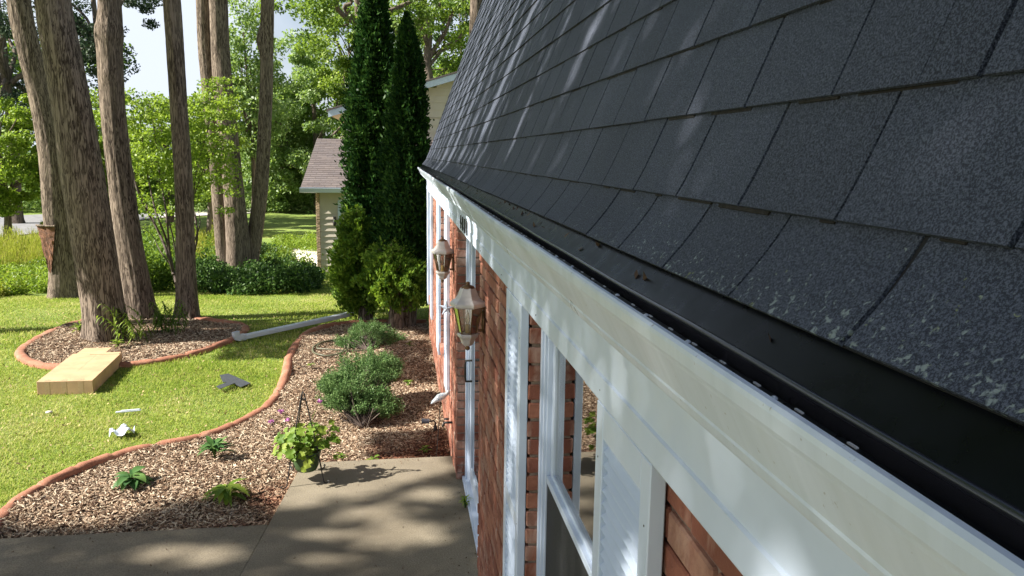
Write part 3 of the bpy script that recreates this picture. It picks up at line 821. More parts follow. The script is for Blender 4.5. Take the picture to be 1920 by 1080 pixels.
mb = MB(); mb.box((-1.70, 21.70, .78), (-1.63, 21.78, 1.02)); mb.lathe([(.03, 0), (.045, .03), (.04, .12), (.01, .16)], (-1.665, 21.66, .80), 10)
NP(mb.build('door_light', M['iron'], nb))
# garage roof, ridge along x
mb = MB(); ez, rz_, ey, ry = 1.80, 3.12, 21.35, 26.0
nrow = 26
for r in range(nrow):
    y = -.02; t0, t1 = r/nrow, (r+1.1)/nrow
    za, zb = ez+(rz_-ez)*t0+.012, ez+(rz_-ez)*t1+.002; ya, yb = ey+(ry-ey)*t0, ey+(ry-ey)*t1
    x = -2.48-(.15 if r % 2 else 0)
    while x < 1.6:
        a, b = max(x, -2.48), min(x+.298, 1.6); x += .305
        mb.add([(a, ya, za), (b, ya, za), (b, yb, zb), (a, yb, zb), (a, ya, za-.012), (b, ya, za-.012)], [(0, 1, 2, 3), (4, 5, 1, 0)])
mb.prism([(ey+.02, ez-.01), (ry, rz_-.01), (2*ry-ey, ez-.01), (2*ry-ey, ez-.06), (ry, rz_-.07), (ey+.02, ez-.06)], 'x', -2.46, 1.6)
NP(mb.build('garage_roof', M['shingle_brown'], nb))
mb = MB(); mb.prism([(21.23, 1.79), (21.25, 1.68), (21.29, 1.67), (21.345, 1.67), (21.345, 1.80), (21.335, 1.80), (21.335, 1.69), (21.25, 1.70), (21.24, 1.79)], 'x', -2.5, 1.6)
g = NP(mb.build('garage_gutter', M['white_alu'], nb))
mb = MB(); mb.box((-2.46, 21.35, 1.70), (1.6, 21.84, 1.72)); NP(mb.build('soffit', M['soffit'], nb))
# taller gable behind
Y2 = 27.0
def rake(x): return 4.05+(x+2.0)*.312
pk = 3.6
mb = MB(); laps(mb, -1.55, pk*2-(-1.55), Y2, -.6, 3.9, .235); z = 3.9
while z < rake(pk)-.1:
    x0 = max(-1.55, (z+.235-4.05)/.312-2.0); laps(mb, x0, 2*pk-x0, Y2, z, z+.235, .235); z += .235
NP(mb.build('gable_siding', M['siding'], nb))
mb = MB()
for s in (1, -1):
    f = lambda x: x if s == 1 else 2*pk-x
    pts = [(f(-2.15), rake(-2.15)), (f(pk), rake(pk)), (f(pk), rake(pk)-.20), (f(-2.15), rake(-2.15)-.20)]
    mb.prism(pts if s == 1 else pts[::-1], 'y', Y2-.62, Y2-.58)
NP(mb.build('rake_board', M['white'], nb))
mb = MB()
for s in (1, -1):
    f = lambda x: x if s == 1 else 2*pk-x
    pts = [(f(-2.2), rake(-2.2)+.06), (f(pk), rake(pk)+.06), (f(pk), rake(pk)+.01), (f(-2.2), rake(-2.2)+.01)]
    mb.prism(pts if s == 1 else pts[::-1], 'y', Y2-.66, Y2+9)
NP(mb.build('main_roof', M['shingle_brown'], nb))
mb = MB()
pts = [(-2.13, rake(-2.13)-.10), (pk, rake(pk)-.10), (pk, rake(pk)-.13), (-2.13, rake(-2.13)-.13)]
mb.prism(pts, 'y', Y2-.575, Y2+9); NP(mb.build('gable_soffit', M['soffit'], nb))
mb = MB(); mb.box((-1.57, Y2-.03, -.6), (-1.43, Y2+8, 4.03)); NP(mb.build('side_wall', M['siding'], nb))
# ================================================================== TREES
def trunk_mesh(path, name, mat, parent=None, n=56, step=.07, ridge=.012, knots=(), flare=.35, seed=0):
    """path: (x,y,z,r) from the root up; bark ridges modelled into the surface"""
    rs = np.random.default_rng(seed)
    Q = smooth_path(path, 10); D = np.cumsum([0]+[np.linalg.norm(Q[i+1][:3]-Q[i][:3]) for i in range(len(Q)-1)])
    L = D[-1]; m = int(L/step)+2; T = np.linspace(0, L, m)
    C = np.stack([np.interp(T, D, [q[k] for q in Q]) for k in range(4)], 1)
    th = np.linspace(0, 2*np.pi, n, endpoint=False)[None, :]; S = T[:, None]
    R = C[:, 3:4]*(1+flare*np.exp(-S/.28))
    lob = 1+.16*np.exp(-S/.35)*np.sin(th*4+rs.uniform(0, 6))+.05*np.sin(th*2+S*.5+rs.uniform(0, 6))+.03*np.sin(S*2.3+th*3+rs.uniform(0, 6))
    rd = 0
    for k in range(5):
        f = [11, 17, 23, 31, 41][k]; rd = rd+np.sin(th*f+1.6*np.sin(S*(1.3+k*.9)+rs.uniform(0, 6))+rs.uniform(0, 6)+.9*np.sin(th*3+S*2.1*k))/(1+.5*k)
    R = R*lob+ridge*(-.4+rd*.26+rs.normal(0, .10, (m, n)))
    for (s0, a0, amp, w) in knots:
        da = (th-a0+np.pi) % (2*np.pi)-np.pi; R = R+amp*np.exp(-((S-s0)/w)**2-(da/.5)**2)
    t = np.gradient(C[:, :3], axis=0); t = unit(t); u = unit(np.cross(t, np.array([0, 1., .1]))); w = np.cross(t, u)
    V = C[:, None, :3]+R[:, :, None]*(np.cos(th)[..., None]*u[:, None]+np.sin(th)[..., None]*w[:, None])
    i = np.arange(m-1)[:, None]*n; j = np.arange(n)[None, :]; jn = (j+1) % n
    F = np.stack([i+j, i+jn, i+n+jn, i+n+j], -1).reshape(-1, 4)
    return npmesh(name, V.reshape(-1, 3), F, mat, parent, True), C
def pxpath(pts, y0, top=None):
    out = []
    for px, py, w in pts:
        p = gy(px, py, y0); dep = -(RM @ (p-CP))[2]; out.append((*p, w/2*dep/FPX*.89))
    a, b = np.array(out[-2]), np.array(out[-1])
    d = (b-a)/max(b[2]-a[2], .1); z = b[2]; lean = np.array([d[0]*.5, 0, 1, 0])
    for k in range(1, 5):
        q = b.copy(); q[:3] += lean[:3]*k*2.2; q[3] *= (1-.15*k); out.append(tuple(q))
    return out
def blob(c, r, n, rs=RNG):
    """points in a lumpy flattened ball, denser towards its skin"""
    d = unit(rs.normal(size=(n, 3))); q = rs.uniform(0, 1, n)**.45
    return np.asarray(c)+d*q[:, None]*np.asarray(r)
def crown_pts(c, R, nc, per, cr, seed=0, fill=.55):
    rs = np.random.default_rng(seed); d = unit(rs.normal(size=(nc, 3))); q = rs.uniform(fill**3, 1, nc)**(1/3)
    C = np.asarray(c)+d*q[:, None]*np.asarray(R)*(1+.12*rs.normal(size=(nc, 1)))
    out = [blob(k, np.array([1, 1, .62])*cr*rs.uniform(.6, 1.3), int(per*rs.uniform(.6, 1.4)), rs) for k in C]
    return C, np.concatenate(out)
def in_view(P, ymax=1120):
    q = proj(P); return (q[:, 2] > .1) & (q[:, 0] > -30) & (q[:, 0] < 1950) & (q[:, 1] > -30) & (q[:, 1] < ymax)
def limbs(mb, base, tips, r0, seed=0):
    rs = random.Random(seed)
    for t in tips:
        b = np.array(base); t = np.array(t); m1 = b+(t-b)*.35+np.array([rs.uniform(-.3, .3), rs.uniform(-.3, .3), rs.uniform(0, .5)])
        m2 = b+(t-b)*.7+np.array([rs.uniform(-.4, .4), rs.uniform(-.4, .4), rs.uniform(-.2, .5)])
        mb.tube([tuple(p) for p in smooth_path([b, m1, m2, t], 4)], list(np.linspace(r0, r0*.18, 13)), 6)

FRONT = []
def big_tree(pts, y0, label, group, seed, knots=(), crown=None, ridge=.012, mat='leaf_oak', flare=.35, root=None):
    path = pxpath(pts, y0); b = path[0]
    g = float(gh(b[1])); path = [(b[0], b[1], g-.08, b[3])]+[p for p in path if p[2] > g+.1]
    e = empty('hardwood_tree', (b[0], b[1], g), label, 'tree', group)
    inv = Matrix.Translation((-b[0], -b[1], -g))
    o, C = trunk_mesh(path, 'trunk', M['bark'], e, ridge=ridge, knots=knots, seed=seed, flare=flare); o.matrix_parent_inverse = inv
    t = C[-1][:3]
    if crown:
        (cx, cy, cz), R, nc, per, cr, ls = crown
        c = t+np.array([cx, cy, cz]); K, P = crown_pts(c, R, nc, per, cr, seed)
        P = P[~in_view(P)]
        mb = MB(); limbs(mb, C[int(len(C)*.8)][:3], K[::max(1, nc//9)], C[-1][3]*.7, seed)
        l = mb.build('limbs', M['bark'], o)
        q = leafobj('crown', P, ls, ls*.6, M[mat], e); q.matrix_parent_inverse = inv
    return e, o
G1 = 'big hardwoods on the front lawn'
T1 = big_tree([(122, 548, 60), (120, 500, 58), (112, 420, 59), (101, 300, 53), (80, 200, 46), (56, 100, 44), (35, 0, 45)], 16.3,
    'tall grey trunk leaning left with an orange split wound low on its side', G1, 1,
    crown=((0, 0, 0), (3.2, 3.0, 2.8), 46, 190, .9, .13), ridge=.014)
T2 = big_tree([(197, 640, 74), (196, 590, 78), (178, 470, 84), (155, 340, 86), (135, 200, 80), (117, 100, 78), (98, 0, 74)], 11.9,
    'thickest dark trunk leaning left, rising from the island behind the cardboard box', G1, 2,
    crown=((0, -.5, 1), (3.0, 2.2, 2.6), 40, 190, .9, .13), ridge=.011, flare=.28)
T3 = big_tree([(268, 607, 50), (258, 540, 52), (240, 440, 53), (225, 330, 51), (213, 220, 51), (206, 100, 54), (204, 60, 60), (205, 0, 49)], 13.3,
    'half sunlit knobbly trunk with a swollen knot near the top, second tree of the island', G1, 3,
    knots=((7.4, 3.0, .07, .18), (5.6, 1.2, .03, .1), (3.9, 1.5, .03, .12)), crown=((.5, .6, 0), (3.0, 2.5, 2.6), 36, 190, .9, .13), ridge=.014)
T4 = big_tree([(350, 606, 45), (351, 560, 43), (347, 440, 40), (342, 300, 38), (334, 180, 37), (326, 60, 37), (322, 0, 37)], 13.4,
    'slim straight dark trunk at the right end of the island', G1, 4,
    crown=((.8, -.2, 0), (2.6, 2.2, 2.4), 30, 190, .9, .13), ridge=.009)
T5 = big_tree([(424, 492, 40), (418, 430, 36), (410, 330, 34), (397, 200, 31), (385, 90, 30), (380, 0, 27)], 20.6,
    'pale sunlit left stem of the joined pair rising from the dark green shrubs', G1, 5,
    crown=((0, 0, 1), (3.2, 3.0, 3.0), 40, 170, 1.0, .15), flare=.15)
T6 = big_tree([(447, 495, 50), (444, 430, 46), (436, 330, 42), (422, 200, 42), (413, 90, 40), (409, 0, 38)], 20.4,
    'thicker right stem of the joined pair, its right side black with shade', G1, 6,
    crown=((0, 0, 2), (3.2, 3.0, 3.0), 40, 170, 1.0, .15), flare=.2)
T7 = big_tree([(472, 492, 30), (480, 430, 31), (491, 330, 28), (498, 200, 26), (500, 100, 26), (502, 0, 27)], 20.6,
    'dark crooked trunk leaning right from the shrubs beside the joined pair', G1, 7,
    knots=((5.9, 0.2, .10, .25),), crown=((1, 0, 1), (3.0, 3.0, 3.0), 36, 170, 1.0, .15), flare=.1)
# split wound on the leaning trunk
c = gy(107, 424, 16.3); r = .31
V = []; F = []
rsx = random.Random(5)
for i in range(17):
    t = i/16; z = c[2]+.02-.88*t; wdt = .62*(1-t)**.8+.02
    for j in range(9):
        a = (-1.75-wdt*1.1+wdt*2.2*j/8)-.25
        rr = .292+.03*math.exp(-t*3)+.02*rsx.random()-.05*(1-abs(j-4)/4)*(1-t)
        cx = gy(107-0+(t*13), 424+t*95, 16.3)[0]
        V.append((cx+rr*math.cos(a), 16.3+rr*math.sin(a), z))
for i in range(16):
    for j in range(8): F.append((i*9+j, i*9+j+1, (i+1)*9+j+1, (i+1)*9+j))
w = npmesh('split_wound', np.array(V), np.array(F), M['wound'], T1[1])
mb = MB(); top = [V[j] for j in range(9)]
mb.tube([(x, y-.01, z+.01) for x, y, z in top], [.02]*9, 6); mb.build('torn_bark_lip', M['bark'], T1[1])

# unseen trees to the left, crowns shaped to shade patio, wall, roof and trunk
def back_up(P, s):                      # from a shaded point towards the sun
    return np.asarray(P)-SUN*np.asarray(s)[:, None]
def sfield(a, b, seed=0):
    return (np.sin(a*3.1+seed)+np.sin(b*2.7+1.3*seed)+np.sin((a+b)*5.3+seed*.7)+.8*np.sin((a-b)*8.1+2*seed))/3.8
# patio: shade everywhere but for a few ragged pools of sun
LIT = [(650, 915, 75, 16), (700, 965, 70, 20), (760, 1000, 90, 26), (680, 1010, 50, 16), (545, 940, 45, 14), (800, 930, 50, 15), (340, 1035, 110, 18), (590, 1000, 40, 10), (620, 1050, 60, 10)]
def patio_shade(n):
    P = np.stack([RNG.uniform(-4, .5, n), RNG.uniform(2.5, 6.35, n), np.full(n, .1)], 1)
    q = proj(P); k = np.ones(n)
    for (x, y, rx, ry) in LIT:
        d = np.hypot((q[:, 0]-x)/rx, (q[:, 1]-y)/ry)+.35*sfield(P[:, 0]*2, P[:, 1]*2, x); k *= np.clip((d-.75)/.5, 0.03, 1)
    edge = 6.0+.22*np.sin(P[:, 0]*3.2)+.15*(P[:, 0] > -.9); k *= np.clip((edge-P[:, 1])/.3, 0, 1)
    return P[RNG.uniform(0, 1, n) < k]
def band_shade(n, x0, x1, y0, y1, z=0.0, dens=1.0, seed=1):
    P = np.stack([RNG.uniform(x0, x1, n), RNG.uniform(y0, y1, n), np.full(n, z)], 1)
    k = dens*np.clip(.9+.9*sfield(P[:, 0]*1.6, P[:, 1]*1.6, seed), 0, 1)
    return P[RNG.uniform(0, 1, n) < k]
def roof_shade(n):
    """shade with slanting streaks of sun, thickest towards the near end"""
    y = RNG.uniform(-1.2, 12.2, n); h = RNG.uniform(-.25, 3.5, n); x = .46+h/2.8
    u = y+.45*h
    lit = np.zeros(n)
    for c0, w, s in ((2.62, .07, .8), (3.42, .10, 1), (4.05, .05, .7), (4.45, .07, .8), (4.85, .13, 1), (5.35, .06, .8), (5.8, .14, 1), (6.3, .08, .8), (6.75, .16, 1), (7.3, .1, .8), (7.8, .2, 1), (8.5, .18, 1), (9.1, .14, .9), (9.75, .24, 1), (10.5, .22, 1), (11.2, .2, 1), (11.9, .25, 1), (12.7, .3, 1), (13.4, .2, 1)):
        lit = np.maximum(lit, s*np.exp(-((u-c0-.04*np.sin(h*3+c0*3)-.05*np.sin(h*1.3+c0))/(w*(1.45 if c0 > 4.3 else 1.15)))**4)*np.clip(1.15+.3*np.sin(h*2.1+c0*5)-(h < .15)*(c0 < 3)*1.2, 0, 1))
    lit *= np.clip(1.0-.0*h, 0, 1)
    k = np.clip(1-lit, 0, 1)
    P = np.stack([x, y, h+CAMH], 1)
    return P[RNG.uniform(0, 1, n) < k]
def wall_shade(n):
    y = RNG.uniform(-1, 14, n); z = RNG.uniform(.1, 2.75, n); x = np.where(z > 2.37, .30, .42)
    k = np.where(y < 6.3, .95, .35)+0*y
    k = np.where(y > 6.8, .06, k)
    k = np.where((y > 4.3) & (y < 4.95) & (z > 2.1), .05, k)
    for (c0, cz, w, hh) in ((1.28, 2.25, .07, .06), (1.75, 2.24, .05, .05), (1.12, 2.0, .06, .05), (.95, 1.9, .08, .12), (1.02, 2.33, .10, .05), (3.4, 1.3, .12, .5), (3.9, 1.6, .1, .5), (5.2, 2.45, .2, .05), (.75, 2.2, .07, .1)):
        d = np.hypot((y-c0)/w, (z-cz)/hh); k = np.where(d < 1.1, k*np.clip(d-.35, .0, 1), k)
    k = np.clip(k+.25*sfield(y*3, z*3, 4), 0, 1)*(k > .0)
    P = np.stack([x, y, z], 1); return P[RNG.uniform(0, 1, n) < k]
def shade_tree(name, px, py, h, r, pieces, label, leaf=.11, mat='leaf_oak'):
    e = empty(name, (px, py, 0), label, 'tree', 'unseen shade trees left of the lawn'); inv = Matrix.Translation((-px, -py, 0))
    o, C = trunk_mesh([(px, py, -.1, r), (px+.1, py, h*.4, r*.8), (px-.1, py+.1, h, r*.3)], 'trunk', M['bark_far'], e, n=24, step=.3, seed=int(abs(px)*7)); o.matrix_parent_inverse = inv
    P = np.concatenate(pieces); ok = ~in_view(P) & (P[:, 2] > 2.5); P = P[ok]
    Q = np.flatnonzero(np.hypot(P[:, 0]-px, P[:, 1]-py) < 2.5); Q = Q if len(Q) > 3 else np.arange(len(P)); idx = RNG.choice(Q, min(9, len(Q)), replace=False)
    mb = MB(); limbs(mb, (px, py, h*.55), P[idx], r*.35, 3); mb.build('limbs', M['bark_far'], o)
    q = leafobj('crown', P, leaf, leaf*.7, M[mat], e); q.matrix_parent_inverse = inv
def trunk_shade(n):
    z = RNG.uniform(.9, 6.2, n); pp = np.array([gy(a, b, 11.9) for a, b, _ in ((197, 640, 0), (178, 470, 0), (155, 340, 0), (135, 200, 0), (98, 0, 0), (70, -150, 0))])
    x = np.interp(z, pp[:, 2], pp[:, 0]); P = np.stack([x+RNG.uniform(-.3, .1, n), 11.9+RNG.uniform(-.55, .5, n), z], 1)
    k = np.clip(.95-.9*(sfield(P[:, 1]*2, P[:, 2]*1.3, 2) > .42), 0, 1); return P[RNG.uniform(0, 1, n) < k]
def lift(P, s0, s1): return back_up(P, RNG.uniform(s0, s1, len(P)))
shade_tree('shade_tree', -9.5, 1.2, 9, .30, [lift(patio_shade(17000), 14, 18), lift(band_shade(1700, -.15, .45, 9.2, 11.3, .05, 1.2, 3), 11, 13), lift(band_shade(900, -.25, .45, 6.8, 7.5, .05, 1.2, 5), 11, 13), lift(band_shade(900, -2.4, -1.3, 10.6, 11.9, .0, 1.3, 7), 8, 9.5), lift(wall_shade(30000), 10.5, 13)], 'unseen leafy tree left of the walk, crown shaped to dapple patio and wall', .13)
shade_tree('shade_tree', -9.0, 2.6, 12, .35, [lift(roof_shade(130000), 6.8, 8.8)], 'unseen very tall tree to the left, crown shaped to streak the roof with shade', .105)
shade_tree('shade_tree', -9.8, 12.2, 9, .22, [lift(trunk_shade(9000), 4.6, 6.6)],
    'unseen slender tree left of the lawn island, crown shaped to shade its thickest trunk', .12)

# ---------------------------------------------------------------- trees beyond the lawn
def far_tree(name, label, cpx, cpy, y, wpx, hpx, mat, seed, leaf=.17, nc=60, per=170, cr=.24, trunk=True, fill=.45, ry=.8, group='trees beyond the front lawn', low=False):
    c = gy(cpx, cpy, y); R = np.array([wpx/2*y/FPX, wpx/2*y/FPX*ry, hpx/2*y/FPX]); g = float(gh(y))
    e = empty(name, (c[0], c[1], g), label, 'tree', group); inv = Matrix.Translation((-c[0], -c[1], -g))
    K, P = crown_pts(c, R, nc, per, cr*max(R[0], R[2])*1.0, seed, fill); P = P[P[:, 2] > g+.05]
    r = max(.12, R[0]*.06)
    if trunk:
        o, C = trunk_mesh([(c[0], c[1], g-.1, r), (c[0]+.1, c[1], (g+c[2])/2, r*.8), (c[0]-.1, c[1], c[2]+R[2]*.6, r*.3)], 'trunk', M['bark_far'], e, n=20, step=.3, seed=seed); o.matrix_parent_inverse = inv
        mb = MB(); limbs(mb, (c[0], c[1], max(g+1, c[2]-R[2]*.5)), K[::max(1, nc//10)], r*.5, seed); mb.build('limbs', M['bark_far'], o)
    q = leafobj('crown', P, leaf, leaf*.62, M[mat], e, N=np.tile(-SUN*1.3+np.array([0, -.25, 0]), (len(P), 1)), spread=.75); q.matrix_parent_inverse = inv
    return e
far_tree('pine_tree', 'dark blue green pine rising at the far left behind the leaning trunk', 0, 40, 38, 330, 420, 'leaf_pine', 21, .16, 80, 230, .16)
far_tree('pine_tree', 'dark pine whose ragged boughs reach into the sky gap between the trunks', 175, -10, 40, 250, 330, 'leaf_pine', 22, .15, 60, 230, .14, trunk=True)
far_tree('leafy_tree', 'bright pale green rounded tree drooping beside the road at far left', 0, 300, 31, 230, 230, 'leaf_lime', 23, .13, 140, 230, .17)
far_tree('leafy_tree', 'yellow green tree between the thick trunk and the knobbly trunk', 190, 300, 34, 160, 190, 'leaf_lime', 24, .14, 60, 200, .22)
far_tree('leafy_tree', 'mid green tree filling the gap below the sky behind the slim trunk', 310, 290, 36, 230, 200, 'leaf_oak', 25, .16, 70, 220, .2)
far_tree('leafy_tree', 'sunlit green tree between the slim trunk and the joined pair', 385, 290, 33, 130, 180, 'leaf_lime', 26, .14, 50, 200, .22)
far_tree('leafy_tree', 'tall green tree seen between the joined pair and the crooked trunk', 465, 160, 36, 110, 300, 'leaf_pale', 27, .16, 60, 220, .2)
far_tree('willow_tree', 'large silvery green tree hanging its foliage behind the garage wing', 590, 240, 46, 250, 330, 'leaf_pale', 28, .2, 150, 260, .15)
far_tree('willow_tree', 'pale green tree filling the gap just right of the crooked trunk', 520, 290, 47, 170, 280, 'leaf_pale', 29, .2, 70, 240, .18)
far_tree('leafy_tree', 'mid green oak overhanging the top of the view left of the evergreens', 672, 0, 30, 370, 170, 'leaf_oak', 30, .15, 46, 170, .2)
far_tree('leafy_tree', 'yellowish tree top showing just left of the taller evergreen', 655, 80, 44, 130, 220, 'leaf_lime', 31, .17, 50, 200, .2)
far_tree('oak_tree', 'oak with bare crooked grey limbs behind the neighbouring gable', 800, 60, 40, 230, 260, 'leaf_oak', 32, .17, 70, 130, .14, fill=.3)
far_tree('oak_tree', 'thin sunlit oak behind the gap between the two evergreens', 720, 30, 44, 150, 240, 'leaf_lime', 33, .17, 46, 130, .16)
far_tree('oak_tree', 'shaded oak beyond the gable, showing just above the roof edge', 865, 90, 47, 150, 200, 'leaf_dark', 34, .18, 50, 150, .16)
# crooked limbs of the oak over the gable
mb = MB()
for pts, r in (([(810, 175), (800, 120), (805, 60), (795, 0), (780, -40)], .22), ([(803, 110), (835, 60), (850, 20), (880, -10)], .12), ([(802, 60), (770, 30), (752, -10)], .13), ([(800, 130), (828, 95), (845, 90), (868, 60)], .08), ([(775, 60), (790, 20), (792, -20)], .10), ([(730, 60), (700, 40), (680, 20)], .12), ([(768, 62), (745, 58), (722, 40)], .16), ([(812, 150), (840, 128), (862, 122)], .07)):
    mb.tube([tuple(gy(x, y, 39.0)) for x, y in pts], list(np.linspace(r, r*.5, len(pts))), 8)
e = empty('oak_tree', tuple(gp(812, 330)*0+np.array([gy(812, 175, 39)[0], 39, -.6])), 'bare limbed oak forking above the neighbouring gable roof', 'tree', 'trees beyond the front lawn')
b = e.location
mb.tube([tuple(gy(810, 176, 39.0)), (b[0], 39, 2), (b[0]+.1, 39, -.7)], [.24, .3, .38], 10)
o = mb.build('trunk', M['bark_far'], e); o.matrix_parent_inverse = Matrix.Translation(-b)
P = np.concatenate([blob(gy(x, y, 39.0), (.9, .9, .5), 260) for x, y in ((752, -10), (775, 10), (850, 20), (868, 60), (845, 90), (780, -30), (880, 0), (820, 20), (862, 122), (835, 150), (760, 60))])
o = leafobj('crown', P, .15, .09, M['leaf_lime'], e); o.matrix_parent_inverse = Matrix.Translation(-b)
# big dark trunk rising right behind the roof edge
path = [(gy(893, 0, 18)[0], 18, -.4, .20), (gy(893, 0, 18)[0], 18, 3, .17), (gy(893, 0, 18)[0]+.02, 18, 6.5, .15), (gy(893, 0, 18)[0]+.1, 18, 9, .12)]
e = empty('hardwood_tree', (path[0][0], 18, -.26), 'dark trunk beyond the far end of the mansard roof', 'tree'); inv = Matrix.Translation(-e.location)
o, C = trunk_mesh(path, 'trunk', M['bark'], e, n=32, step=.12, seed=51); o.matrix_parent_inverse = inv
K, P = crown_pts((path[0][0]+1.5, 19, 11), (3, 2, 3), 24, 150, .9, 52); P = P[~in_view(P)]
o = leafobj('crown', P, .14, .09, M['leaf_oak'], e); o.matrix_parent_inverse = inv

# far wood, one mass
pts = []
for i in range(230):
    px = RNG.uniform(-500, 1000); y = RNG.uniform(55, 78); topy = 250 if 215 < px < 480 else (60 if px < 230 else 120)
    topy += RNG.uniform(-25, 30); py = RNG.uniform(topy, 400); c = gy(px, py, y)
    if 215 < px < 480 and py < 225: continue
    pts.append(blob(c, np.array([1.6, 1.6, 1.2])*RNG.uniform(.7, 1.4), 330))
P = np.concatenate(pts); P = P[P[:, 2] > -.5]
tag(leafobj('far_wood', P, .34, .22, M['leaf_oak']), kind='stuff')
# understorey masses at the foot of the wood
def mass(name, poly_pts, y, hz, n, mat, leaf, cl=.3, stuff=True, gold=None):
    """leafy clumps standing on the ground under the given pixel line"""
    pts = []
    for (px, py, h, w) in poly_pts:
        b = gp(px, py); k = max(1, int(n/len(poly_pts)))
        pts.append(blob((b[0], b[1], gh(b[1])+h*.45), (w, w*.8, h*.55), k))
    P = np.concatenate(pts); P = P[P[:, 2] > gh(P[:, 1])]
    return tag(leafobj(name, P, leaf, leaf*.55, M[mat]), kind='stuff')
row = [(x, 396+RNG.uniform(-6, 3), RNG.uniform(1.2, 2.6), RNG.uniform(.9, 1.8)) for x in np.arange(-250, 620, 12)]
mass('distant_undergrowth', row, 0, 0, 42000, 'leaf_pale', .16)
def field(poly, n):
    A = [gp(*p)[:2] for p in poly]; return sample([tuple(a) for a in A], n)
def cover(name, poly, nplants, per, h, w, mat, leaf, up=0, asp=.5):
    B = field(poly, nplants); C = []; Dd = []
    for b in B:
        hh = h*RNG.uniform(.35, 1.5); k = int(per*RNG.uniform(.6, 1.4))
        q = blob((b[0], b[1], gh(b[1])+hh*.45), (w*RNG.uniform(.7, 1.3), w, hh*.58), k); C.append(q)
    P = np.concatenate(C); P = P[P[:, 2] > gh(P[:, 1])]
    D = None if not up else np.tile([0, 0, 1.0], (len(P), 1))*up
    return tag(leafobj(name, P, leaf, leaf*asp, M[mat], D=D), kind='stuff')
cover('shrub_ground_cover', [(372, 500), (480, 478), (530, 492), (600, 528), (615, 545), (500, 556), (400, 556), (372, 545)], 150, 420, .42, .30, 'leaf_dark', .085)
cover('shrub_ground_cover', [(500, 480), (560, 500), (600, 522), (560, 530), (500, 510)], 26, 240, .45, .25, 'leaf_oak', .09)
cover('tall_herbs', [(365, 470), (470, 470), (480, 500), (365, 520)], 110, 160, .75, .16, 'leaf_gold', .12, 1.6, .16)
cover('tall_herbs', [(365, 462), (470, 466), (470, 510), (365, 530)], 60, 260, .7, .2, 'leaf_oak', .08)
cover('understorey_shrubs', [(240, 470), (330, 465), (330, 545), (250, 555)], 70, 420, .8, .3, 'leaf_oak', .085)
cover('golden_meadow', [(-120, 470), (95, 462), (98, 505), (-120, 520)], 330, 110, .55, .22, 'leaf_gold', .16, 2.2, .09)
cover('golden_meadow', [(-120, 505), (100, 500), (96, 548), (-30, 560), (-120, 565)], 240, 190, .30, .22, 'leaf_lime', .07, 0, .5)
cover('golden_meadow', [(-100, 535), (60, 530), (50, 556), (-100, 562)], 90, 150, .22, .2, 'leaf_gold', .08)
cover('low_border_plants', [(515, 458), (590, 452), (592, 472), (515, 472)], 50, 150, .3, .28, 'leaf_lime', .08)
cover('low_border_plants', [(585, 385), (592, 385), (592, 400), (580, 400)], 6, 200, .6, .3, 'leaf_lime', .1)
